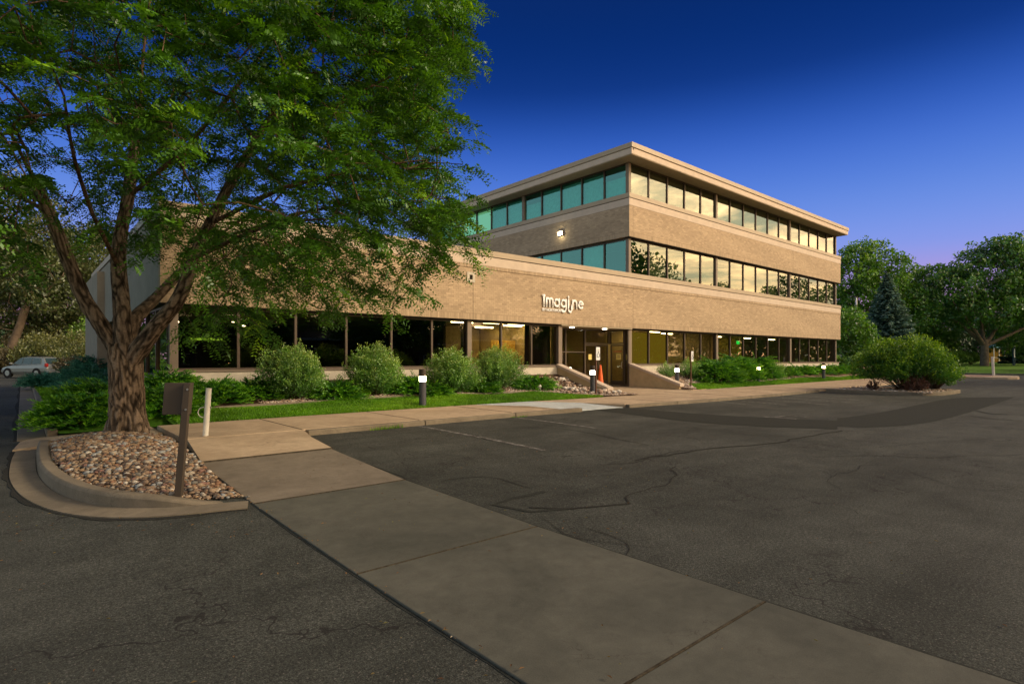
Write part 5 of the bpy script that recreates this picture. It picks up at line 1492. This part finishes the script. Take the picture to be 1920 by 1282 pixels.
while len(T) < 3450 and tries < 400000:
    tries += 1
    px = g_.uniform(-620, 872); cr = crown_rows(px)
    if cr is None: continue
    lo, hi = cr
    py = g_.uniform(hi, lo)
    if (py < -40 or px < -60) and g_.random() > .22: continue
    # the crown is a dome in plan: depth range shrinks towards its outline
    e = ((px - 160) / 740) ** 2
    dep = 4.6 * math.sqrt(max(0, 1 - e)) * (1 - .35 * max(0, (lo - py) / (lo - hi) - .5))
    dd = g_.uniform(-1, 1)
    if abs(dd) < .55 and g_.random() < .55: continue
    if dd > .3 and g_.random() < .25: continue
    d = TD + dd * dep
    # keep the outline where it is seen from the car park: near parts hang at their own height
    q = np.array(near(px, py, TD)) ; l = (px - 960) / FOC * TD
    x = FX * d + FY * l; y = FY * d - FX * l; z = q[2]
    if z < 2.4 + .25 * max(0, abs(d - TD) - 2): continue
    if py > lo - 130 and px > 380 and abs(dd) > .75: continue
    nz = mnoise.noise(Vector((x * .8, y * .8, z * 1.15)))
    if nz < (-.14 if px > 260 else -.30) and g_.random() < .85: continue
    rr = math.hypot(x - BX, y - BY)
    if py < 440 and rr < 1.6 and z < 4.8: continue
    # clear view of the forks
    pxr = 960 + FOC * ((x * FY - y * FX)) / max(.5, (x * FX + y * FY)); pyr = HOR - (z - EYE) * FOC / max(.5, (x * FX + y * FY))
    if pyr > 600 or pyr > 545 and pxr < 380 or (pyr > 415 and 60 < pxr < 330 and g_.random() < (.97 if pyr > 470 else .6)) : continue
    if pxr > rim(pyr) or (pxr > 700 and pyr > 560): continue
    if d < 5.3: continue
    T.append((x, y, z))
# hanging sprays at the lower right, and the low spray before the windows
for px, py in [(560, 560), (600, 575), (605, 600), (640, 560), (700, 565), (742, 575), (770, 560), (690, 580), (735, 600), (800, 520), (830, 500), (875, 470), (880, 500), (872, 440), (600, 555), (655, 540), (575, 540), (880, 105), (872, 130), (820, 180), (850, 120), (868, 330), (860, 250), (872, 385), (845, 395)]:
    T.append(near(px, py - 22, TD - .5 + g_.uniform(-.5, .5)))
for px, py in [(380, 600), (410, 585), (440, 580), (465, 590), (480, 615), (430, 610), (400, 618), (360, 615), (450, 630), (425, 560), (435, 540), (350, 620), (395, 600), (470, 605), (490, 625)]:
    T.append(near(px, py - 8, TD - .9 + g_.uniform(-.35, .35)))
T = np.array(T)
tips = sk.grow(T, g_, .3, .06)
rad = sk.radii(.0065, 2.5)
nl_ = fb + 1
skipset = set(range(0, e0 + 1))
V, F = sk.mesh(rad * .8, 6, lambda i: i <= e0)
bulk('branches', V, F, M['bark'], None, locust, smooth=True)

def fronds(tips_, sk_, g_, mat, parent, name='crown', per=13, fl_=.20, pairs=6, spray=.55, lw=.020, ll=.050, tone_hi=.10):
    """pinnate leaves: sprays at the branch tips, each a drooping twig with two rows of fronds"""
    P = np.array([sk_.p[i] for i in tips_]); Q = np.array([sk_.p[sk_.par[i]] for i in tips_])
    n = len(P); ctr = P.mean(0)
    dirn = unit(unit(P - Q) + .55 * unit((P - ctr) * np.array([1, 1, .3])) + g_.normal(0, .3, (n, 3)) * np.array([1, 1, .5]))
    dirn[:, 2] = dirn[:, 2] * .5 - .12; dirn = unit(dirn)
    L_ = spray * g_.uniform(.6, 1.35, n)
    s = (np.arange(per) + .6) / per
    S_ = np.tile(s, (n, 1)) + g_.normal(0, .03, (n, per))
    base = P[:, None] + dirn[:, None] * (L_[:, None] * (S_ - .25))[..., None] + np.array([0, 0, -1]) * (.30 * L_[:, None] * S_ ** 2)[..., None]
    sv = unit(np.cross(dirn, np.array([0, 0, 1.0])))[:, None]
    sg_ = np.where(np.arange(per) % 2 == 0, 1, -1)[None, :, None]
    fd = unit(dirn[:, None] * .55 + sv * sg_ * .85 + np.array([0, 0, -.18]) + g_.normal(0, .28, (n, per, 3)))
    base = base.reshape(-1, 3); fd = fd.reshape(-1, 3); m = len(base)
    fl = fl_ * g_.uniform(.65, 1.25, m)
    nrm = unit(np.array([0, 0, 1.0]) + g_.normal(0, .45, (m, 3))); sd = unit(np.cross(fd, nrm))
    u = (np.arange(pairs) + .7) / pairs
    C = base[:, None] + fd[:, None] * (fl[:, None] * u)[..., None] + np.array([0, 0, -1]) * (.28 * fl[:, None] * u ** 2)[..., None]
    C = np.repeat(C[:, :, None], 2, 2)                              # m, pairs, 2, 3
    sgn = np.array([1, -1])[None, None, :, None]
    D = unit(sd[:, None, None] * sgn + fd[:, None, None] * .38 + np.array([0, 0, -.12]) + g_.normal(0, .10, C.shape))
    N2 = unit(np.cross(D, nrm[:, None, None] + g_.normal(0, .25, C.shape)))
    taper = (1.15 - .55 * np.abs(u - .45) * 1.6)[None, :, None, None]
    ln = ll * taper * g_.uniform(.8, 1.2, C.shape[:3])[..., None]
    C = (C + D * ln * .5).reshape(-1, 3); D = D.reshape(-1, 3); N2 = N2.reshape(-1, 3); ln = ln.reshape(-1)
    V = leaf_quads(C, D, N2, ln, np.full(len(ln), lw) * (ln / ll))
    spt = np.clip(g_.normal(.42, .16, n) + (g_.random(n) < tone_hi) * .38, 0, 1)  # some sprays painted brighter, as if lit
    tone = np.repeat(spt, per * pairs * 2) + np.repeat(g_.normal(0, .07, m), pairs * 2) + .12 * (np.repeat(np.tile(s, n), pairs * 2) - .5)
    o = bulk(name, V, np.arange(len(V)).reshape(-1, 4), mat, np.clip(tone, 0, 1), parent); tag(o, kind='stuff'); return o
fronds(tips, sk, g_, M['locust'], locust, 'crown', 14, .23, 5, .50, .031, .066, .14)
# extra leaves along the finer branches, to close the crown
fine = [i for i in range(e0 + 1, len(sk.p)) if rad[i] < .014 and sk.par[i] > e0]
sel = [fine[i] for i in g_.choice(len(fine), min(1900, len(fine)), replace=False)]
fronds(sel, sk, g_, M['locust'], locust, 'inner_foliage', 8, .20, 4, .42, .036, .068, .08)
def sucker():
    pass

# ---------------------------------------------------------------- background trees
def ellipsoid_targets(g_, blobs, n, shell=.55):
    out = []
    w = np.array([b[3] * b[4] * b[5] for b in blobs]); w = w / w.sum()
    for k, b in enumerate(blobs):
        m = int(n * w[k]) + 1
        d = randdir(g_, m); r_ = (shell + (1 - shell) * g_.random(m) ** .6)[:, None]
        out.append(np.array(b[:3]) + d * r_ * np.array(b[3:6]))
    return np.concatenate(out)
def big_tree(name, base, trunk, limbs, blobs, seed, mat, label, cat='tree', group=None, n=420, leaves=34, ls=.35, cl=.9, tr=.45, bark=None, tip=.02):
    """trunk: list of (x,y,z) offsets; blobs: crown ellipsoids (x,y,z,rx,ry,rz) relative to the base"""
    g_ = np.random.default_rng(seed); leaves = int(leaves * .8); ls *= 1.12
    t = empty(name, base); tag(t, label, cat, group)
    s = Skeleton(); e = s.limb(trunk, radii=(tr, tr * .75), step=.8)
    for L_ in limbs:
        q = np.array(L_[0]); k = int(np.argmin([np.linalg.norm(p - q) for p in s.p])); s.limb([tuple(s.p[k])] + L_[1:], k, (tr * .5, tr * .14), step=.8)
    T_ = ellipsoid_targets(g_, blobs, n)
    tp = s.grow(T_, g_, 1.2, .06)
    r_ = s.radii(tip, 2.4)
    V, F = s.mesh(r_, 7); bulk('trunk', V, F, bark or M['farbark'], None, t, smooth=True)
    P = np.array([s.p[i] for i in tp]); m = len(P)
    C = P[:, None] + randdir(g_, m * leaves).reshape(m, leaves, 3) * (cl * g_.random((m, leaves, 1)) ** .45) * np.array([1, 1, .7])
    C = C.reshape(-1, 3); k = len(C)
    D = unit(randdir(g_, k) + np.array([0, 0, -.3])); S = unit(np.cross(D, randdir(g_, k)))
    ln = ls * g_.uniform(.6, 1.3, k); V = leaf_quads(C, D, S, ln, ln * .55)
    ct = np.repeat(np.clip(g_.normal(.42, .17, m), 0, 1), leaves)
    upn = (C[:, 2] - np.repeat(P[:, 2], leaves)) / cl
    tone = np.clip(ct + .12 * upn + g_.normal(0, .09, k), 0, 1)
    bulk('crown', V, np.arange(4 * k).reshape(-1, 4), mat, tone, t)
    return t
def copy_at(o, loc, rz, label, scale=1, group=None):
    c = copy_tree(o); c.location = loc; c.rotation_euler = (0, 0, rz); c.scale = (scale, scale, scale); c['label'] = label
    if group: c['group'] = group
    return c
def at(px, d): x, y = spot(px, d); return (x, y, lot_z(x, y))
# big spreading tree on the far lawn
M['midtree'] = m_leaf('mid_leaves', [(0, (.028, .085, .012)), (.5, (.075, .20, .022)), (1, (.17, .34, .03))])
DA = 88
big_tree('spreading_tree', at(1846, DA), [(0, 0, -.5), (0, 0, 2.0), (.2, 0, 4.0)],
         [[(0, 0, 3.5), (-2.5, 1, 6), (-5, 3, 10)], [(0, 0, 3.5), (2.5, -1.5, 7), (5, -3, 12)], [(0, 0, 3.5), (.5, .5, 8), (1, 0, 14)], [(0, 0, 3), (3.5, -3.5, 5.5), (7, -7, 8)], [(0, 0, 3), (-3, 3, 7), (-6, 7, 9)]],
         [(1.2, -1, 14, 5.6, 6.2, 5.5), (-4, 4, 11.5, 5, 5.5, 4.5), (6, -6, 12.5, 5, 6, 5.5), (-7, 8, 8.5, 4, 4.5, 3.8), (9, -9, 8, 4, 4.5, 4), (0, 0, 8.5, 6, 6, 3), (3, -3, 17.3, 4, 4, 2.6)], 201, M['midtree'],
         'large dark green spreading tree with forked trunk on the far lawn', n=1100, leaves=46, ls=.42, cl=1.2, tr=.62)
big_tree('round_tree', at(1705, 100), [(0, 0, -.5), (0, 0, 3), (.2, 0, 6)], [[(0, 0, 5), (-2, 1, 9), (-4, 3, 13)], [(0, 0, 5), (2, -1, 9), (4, -3, 12)]],
         [(0, 0, 12.5, 4.6, 5, 4.6), (-1, 2, 8, 4.5, 5, 4), (3, -3, 7, 4, 4.5, 3.6), (2, -2, 3.6, 5, 5, 2.6)], 202, M['tree'], 'mid green tree between the spruce and the spreading tree', n=520, leaves=44, ls=.42, cl=1.2, tr=.4)
big_tree('tall_tree', at(1627, 90), [(0, 0, -.5), (0, 0, 4), (0, 0, 9)], [[(0, 0, 7), (-1.5, 1.5, 12), (-2.5, 2.5, 17)], [(0, 0, 7), (1.5, -1.5, 12), (2.5, -2.5, 16)]],
         [(-1.5, 1.5, 14, 3.4, 3.6, 5.4), (2.6, -2.4, 13, 3.4, 3.6, 5.0), (.5, -.5, 16, 2.8, 2.8, 4.5), (0, 0, 9, 4.6, 4.8, 5), (4, -4, 9.5, 2.8, 3, 4)], 203, M['brightree'], 'tall upright green tree behind the spruce and the flagpole', n=620, leaves=44, ls=.40, cl=1.1, tr=.4)
bt = big_tree('young_tree', at(1592, 62), [(0, 0, -.3), (0, 0, 2), (.1, 0, 4)], [], [(0, 0, 4.3, 2.1, 2.2, 2.7), (.6, -.6, 3.4, 1.9, 2, 1.6)], 204, M['brightree'],
         'small bright green tree beside the end of the building', n=170, leaves=44, ls=.28, cl=.75, tr=.16)
big_tree('broad_tree', at(1760, 125), [(0, 0, -.5), (0, 0, 3), (0, 0, 6)], [], [(0, 0, 9, 9, 9, 5), (-6, 6, 6, 6, 6, 4.5), (7, -7, 6, 7, 7, 5), (0, 0, 3.2, 9, 9, 3.2)], 205, M['darkconifer'], 'dark broad tree mass behind the far lawn', n=480, leaves=40, ls=.6, cl=1.7, tr=.5)
big_tree('shade_tree', at(1985, 95), [(0, 0, -.5), (0, 0, 3), (0, 0, 6)], [], [(0, 0, 12, 7, 7, 6), (-3, 3, 6, 6, 6, 4.5)], 206, M['tree'], 'dark tree at the right edge beyond the lawn', n=420, leaves=40, ls=.5, cl=1.4, tr=.5)
big_tree('orchard_tree', at(1935, 120), [(0, 0, -.5), (0, 0, 3), (0, 0, 5)], [], [(0, 0, 6.2, 6, 6, 4.6), (3, -3, 9, 4, 4, 4)], 207, M['brightree'], 'yellow-green tree behind the blue roofed shelter', n=260, leaves=40, ls=.5, cl=1.3, tr=.4)

def spruce(loc, h, r, seed, mat, label, levels=34, name='spruce_tree', cat='spruce', group=None, ls=.30):
    g_ = np.random.default_rng(seed)
    t = empty(name, loc); tag(t, label, cat, group)
    mb = MB(); mb.lathe([(.28 * r / 3, -.4), (.2 * r / 3, h * .5), (.03, h)], n=9); mb.build('trunk', M['farbark'], t)
    VV = []; TT = []; bm_ = MB()
    for i in range(levels):
        f = i / (levels - 1); z = h * (.05 + .93 * f); rr = r * (1 - f) ** .82 * (1 + .10 * math.sin(i * 2.1)) + .12
        nb = int(9 + 11 * (1 - f))
        for b in range(nb):
            a = 6.283 * b / nb + i * .7 + g_.normal(0, .12); L_ = rr * g_.uniform(.78, 1.10); nt = max(5, int(L_ / .11))
            s = np.linspace(.15, 1, nt)
            dr = np.array([math.cos(a), math.sin(a), 0]); sd = np.array([-math.sin(a), math.cos(a), 0])
            c = np.array([0, 0, z]) + dr * (L_ * s)[:, None] + np.array([0, 0, 1]) * (-.30 * L_ * s + .22 * L_ * s ** 2.2)[:, None]
            for sg in (-1, 1):
                w = (.10 + .26 * L_ * (1.05 - s) * .8)[:, None] * sg
                for q in (.35, .95):
                    C = c + sd * w * q + np.array([0, 0, -.08]) + g_.normal(0, .05, (nt, 3))
                    D = unit(dr * .7 + sd * sg * .55 + np.array([0, 0, -.25]) + g_.normal(0, .25, (nt, 3))); S = unit(np.cross(D, np.array([0, 0, 1]) + g_.normal(0, .7, (nt, 3))))
                    ln = ls * g_.uniform(.7, 1.3, nt); VV.append(leaf_quads(C, D, S, ln, ln * .42)); TT.append(np.clip(.12 + .6 * s ** 1.5 + g_.normal(0, .13, nt) + g_.normal(0, .08), 0, 1))
    V = np.concatenate(VV); T_ = np.concatenate(TT)
    bulk('branches', V, np.arange(len(V)).reshape(-1, 4), mat, T_, t); return t
spruce(at(1663, 70), 11.9, 4.3, 301, M['spruce'], 'blue-grey spruce standing behind the big island bush', 40, ls=.36)
spruce(at(1752, 112), 9.5, 4.0, 302, M['darkconifer'], 'dark conifer behind the low branches of the spreading tree', 26, 'conifer', 'conifer', None, .42)
spruce(at(1906, 104), 7.5, 2.6, 303, M['darkconifer'], 'dark conifer beside the navy banner post', 24, 'conifer', 'conifer', None, .38)

# shrubs behind the parking lot
for i, (px, d, r, h, m, lab) in enumerate([(1628, 60, 2.2, 1.9, 'shrub', 'pale grey-green shrub below the flagpole'), (1588, 66, 2.6, 1.6, 'tree', 'green shrub beyond the low hedge'),
        (1820, 100, 1.5, 2.0, 'tree', 'small round clipped shrub on the far lawn'), (1785, 96, 3.0, 2.3, 'tree', 'loose green shrub at the left end of the far lawn'), (1722, 84, 3.6, 3.2, 'tree', 'dark shrub behind the island bush')]):
    x, y, z = at(px, d); shrub('far_shrub', (x, y, z), r, h, 120 + i, M[m], lab, 'shrub', None, 360, 26, .2, .2, .6)

# left background: old cottonwoods and thicket beyond the drive
def lean_tree(px, d, h, lean_px, seed, mat, label, blobs, n=420, name='cottonwood', tr=.42, ls=.34, cl=1.1):
    lx = lean_px * FY; ly = -lean_px * FX
    return big_tree(name, at(px, d), [(0, 0, -.3), (lx * .25, ly * .25, h * .28), (lx * .65, ly * .65, h * .6), (lx, ly, h)], [], blobs, seed, mat, label, n=n, leaves=42, tr=tr, ls=ls, cl=cl)
def lat(l, z, r, rz): return (l * FY, -l * FX, z, r, r, rz)
lean_tree(8, 57, 8.5, 2.6, 401, M['oldtree'], 'leaning pale-barked cottonwood at the left edge behind the silver car', [lat(2.4, 10.5, 4.2, 3.6), lat(-2, 12, 5, 4.5), lat(4.5, 8.0, 2.5, 2.2), lat(0, 16, 5, 4), lat(-1.5, 6.2, 2.4, 2.2)], 620, ls=.30)
lean_tree(-60, 60, 8, 3.0, 402, M['tree'], 'cottonwood at the far left edge beside the drive', [lat(0, 10, 5, 4), lat(-5, 9, 5, 5), lat(0, 4.0, 2.6, 2.2)], 420)
lean_tree(118, 62, 8, -1, 403, M['oldtree'], 'tall olive tree behind the silver car and the grey pier', [lat(0, 8.5, 3.6, 4.2), lat(2.5, 12, 4.2, 4), lat(-1.2, 5.0, 3.2, 2.8), lat(4.5, 7.5, 3, 4), lat(-3.6, 6.5, 3, 3)], 620, ls=.30)
lean_tree(60, 74, 8, 0, 404, M['tree'], 'green tree behind the leaning cottonwood', [lat(0, 6.8, 3.6, 3.2), lat(-4, 12, 5, 4), lat(4, 13, 5, 4.5)], 480)
lean_tree(200, 72, 8, 0, 405, M['tree'], 'green tree rising behind the grey wall of the wing', [lat(0, 8, 5, 5), lat(1, 13, 5, 4)], 380)
for i, (px, d, r, h, m, lab) in enumerate([(20, 55, 2.6, 2.4, 'drygrass', 'brown thicket behind the bonnet of the silver car'), (85, 56, 3.0, 3.6, 'oldtree', 'olive thicket behind the roof of the silver car'), (150, 54, 2.8, 3.6, 'oldtree', 'olive bush right of the silver car'),
        (156, 50, 1.6, 2.0, 'tree', 'green bush just right of the silver car'), (-40, 56, 3, 3, 'tree', 'green thicket at the left edge'), (172, 57, 2.4, 5.0, 'tree', 'tall green bush touching the grey pier'), (50, 60, 3.2, 4.4, 'drygrass', 'tall brown-green thicket under the cottonwoods')]):
    x, y, z = at(px, d); shrub('thicket', (x, y, z - .1), r, h, 140 + i, M[m], lab, 'shrub', 'thicket beyond the drive', 380, 24, .21, .2, .75)

# trees across the street, behind the viewpoint: they show in the window glass
ot = big_tree('street_tree', (54, -26, 0), [(0, 0, -.3), (0, 0, 3), (0, 0, 6)], [[(0, 0, 5), (2, 2, 8), (4, 3, 10)], [(0, 0, 5), (-2, -1, 8), (-4, -2, 10)]], [(0, 0, 9.5, 4.5, 4.5, 4), (-3, 1, 7, 3.6, 3.6, 3), (3.4, -1, 6.5, 3.6, 3.6, 3)], 501, M['tree'],
              'street tree reflected in the upper windows nearest the tower corner', n=260, leaves=34, ls=.42, cl=1.2, tr=.35, group='street trees facing the building')
for i, (x, y, s) in enumerate([(62, -13, 1.22), (71, -15, 1.05), (80, -12, .92), (92, -6, 1.05), (101, -2, 1.0), (47, -44, 1.05), (36, -34, .8), (26, -38, .95), (14, -33, .9), (3, -34, 1.0), (-8, -30, .9), (72, -34, .8), (100, -22, 1.1), (114, -14, .9), (-18, -34, 1.0), (82, -40, .8), (-2, -29, .7), (9, -30, .75), (20, -31, .72), (30, -28, .65), (42, -30, .7), (66, -31, .6), (-14, -28, .7), (79, -24, .6)]):
    copy_at(ot, (x, y, 0), i * 1.3, 'street tree across the car park, reflected in the window glass', s)
bpy.data.objects['street_tree']['label'] = 'street tree across the car park, reflected in the window glass'

def house_across(x, y, w, dpt, h, label):
    t = empty('house', (x, y, 0)); tag(t, label, 'house', 'houses across the street, seen in the glass')
    mb = MB(); mb.box(0, w, -dpt, 0, -.2, h); mb.build('wall', M['housewall'], t)
    mb = MB(); mb.add([(-.6, -dpt - .6, h), (w + .6, -dpt - .6, h), (w + .6, .6, h), (-.6, .6, h), (w * .25, -dpt / 2, h + 2.6), (w * .75, -dpt / 2, h + 2.6)], [(0, 3, 2, 1), (0, 1, 5, 4), (1, 2, 5), (2, 3, 4, 5), (3, 0, 4)]); mb.build('roof', M['greyroof'], t)
    mb = MB(); mb.box(-.62, w + .62, .601, .66, h - .15, h + .1); mb.build('gutter', M['signwhite'], t)
    for k in range(int(w / 3)):
        f_ = MB(); f_.box(1 + k * 3, 2.3 + k * 3, .001, .06, 1.0, 2.3); f = f_.build('window', M['signwhite'], t)
        p_ = MB(); p_.box(1.1 + k * 3, 2.2 + k * 3, .061, .07, 1.1, 2.2); p_.build('pane', M['carglass'], f)
for i, (x, w, y) in enumerate([(-22, 17, -36), (1, 16, -38), (24, 18, -37), (47, 20, -42), (74, 24, -40)]):
    house_across(x, y, w, 9, 3.4 + .6 * (i % 2), ['house', 'long house', 'wide house', 'low house', 'broad house'][i] + ' with grey hipped roof across the street, reflected in the ground floor glass')

# wooded skyline all round
g_ = np.random.default_rng(909)
th = g_.uniform(0, 6.283, 34000); rr_ = 175 + g_.normal(0, 9, 34000)
cx_, cy_ = 30, 10
top_ = 9 + 2.5 * np.sin(th * 9) + 1.8 * np.sin(th * 23 + 1) + 1.2 * np.sin(th * 61)
zz_ = top_ * g_.random(34000) ** .8
C = np.stack([cx_ + rr_ * np.cos(th), cy_ + rr_ * np.sin(th), zz_ + .8], 1)
D = randdir(g_, len(C)); S = unit(np.cross(D, randdir(g_, len(C)))); ln = g_.uniform(1.2, 2.6, len(C))
tw_ = bulk('distant_woods', leaf_quads(C, D, S, ln, ln * .7), np.arange(4 * len(C)).reshape(-1, 4), M['darkconifer'], g_.random(len(C))); tag(tw_, kind='stuff')

# unseen leafy band, added to block low sky glow in the window reflections
n_ = 16000; xh_ = g_.uniform(-35, 135, n_); yh_ = np.where(xh_ > 118, g_.uniform(-46, 0, n_), -46 + g_.normal(0, .8, n_)); xh_ = np.where(xh_ > 118, 128 + g_.normal(0, .8, n_), xh_)
C = np.stack([xh_, yh_, 5.5 * g_.random(n_) ** .8 * (1 + .15 * np.sin(xh_ * .7))], 1); D = randdir(g_, n_); S = unit(np.cross(D, randdir(g_, n_))); ln = g_.uniform(.7, 1.4, n_)
hd = bulk('hedge', leaf_quads(C, D, S, ln, ln * .7), np.arange(4 * n_).reshape(-1, 4), M['tree'], g_.random(n_)); tag(hd, kind='stuff')

# ---------------------------------------------------------------- far structures
x, y, z = at(1606, 78)
t = empty('flagpole', (x, y, z)); tag(t, 'bare metal flagpole beside the end of the building', 'flagpole')
mb = MB(); mb.lathe([(.13, -.2), (.09, 9.2), (.07, 9.6)], n=10); mb.build('pole', M['chrome'], t)
mb = MB(); mb.lathe([(.14, 9.602), (.16, 9.68), (.14, 9.75)], n=10); mb.build('cap', M['farbark'], t)
x, y, z = at(1611, 104)
t = empty('low_house', (x, y, z), YAW - R(90)); tag(t, 'low house with grey shingle roof and white fascia beyond the parking lot', 'house')
mb = MB(); mb.box(-5, 5, 0, 8, -1, 1.35); mb.build('wall', M['housewall'], t)
mb = MB(); mb.box(-5.4, 5.4, -.5, 8.4, 1.36, 1.62); mb.build('fascia', M['signwhite'], t)
mb = MB(); mb.add([(-5.4, -.5, 1.63), (5.4, -.5, 1.63), (5.4, 8.4, 1.63), (-5.4, 8.4, 1.63), (-3.5, 4, 3.6), (3.5, 4, 3.6)], [(0, 3, 2, 1), (0, 1, 5, 4), (1, 2, 5), (2, 3, 4, 5), (3, 0, 4)]); mb.build('roof', M['greyroof'], t)
x, y, z = at(1880, 118)
t = empty('shelter', (x, y, z), YAW - R(90)); tag(t, 'small shelter with blue roof, yellow cladding and white posts behind the big tree', 'shelter')
mb = MB(); mb.box(-2.3, 2.3, -.5, 3, 3.0, 3.25); mb.add([(-2.3, -.5, 3.26), (2.3, -.5, 3.26), (2.3, 3, 3.26), (-2.3, 3, 3.26), (-2, 1.2, 3.75), (2, 1.2, 3.75)], [(0, 3, 2, 1), (0, 1, 5, 4), (1, 2, 5), (2, 3, 4, 5), (3, 0, 4)]); mb.build('roof', M['bluemetal'], t)
for i in range(12):
    mb = MB(); mb.box(-2.1 + i * .35, -2.1 + i * .35 + .33, 1.2 + (i % 2) * .02, 1.26 + (i % 2) * .02, 0, 3.0); mb.build('cladding_board', M['yellowwall'], t)
for u in (-2.1, -1.0, 0.1, 1.2, 2.1):
    mb = MB(); mb.box(u - .06, u + .06, -.4, -.28, 0, 3.0); mb.build('post', M['signwhite'], t)
mb = MB(); mb.box(-2.1, 1.2, -.36, -.31, .9, .98); mb.build('rail', M['signwhite'], t)
x, y, z = at(1901, 92)
t = empty('banner_post', (x, y, z), YAW - R(90)); tag(t, 'navy and white banner post on the far lawn at the right edge', 'banner post')
mb = MB(); mb.box(-.16, .16, -.1, .1, -.3, 2.9); mb.build('post', M['navy'], t)
mb = MB(); mb.box(-.08, .08, -.13, -.101, 1.3, 2.7); mb.build('banner', M['signwhite'], t)
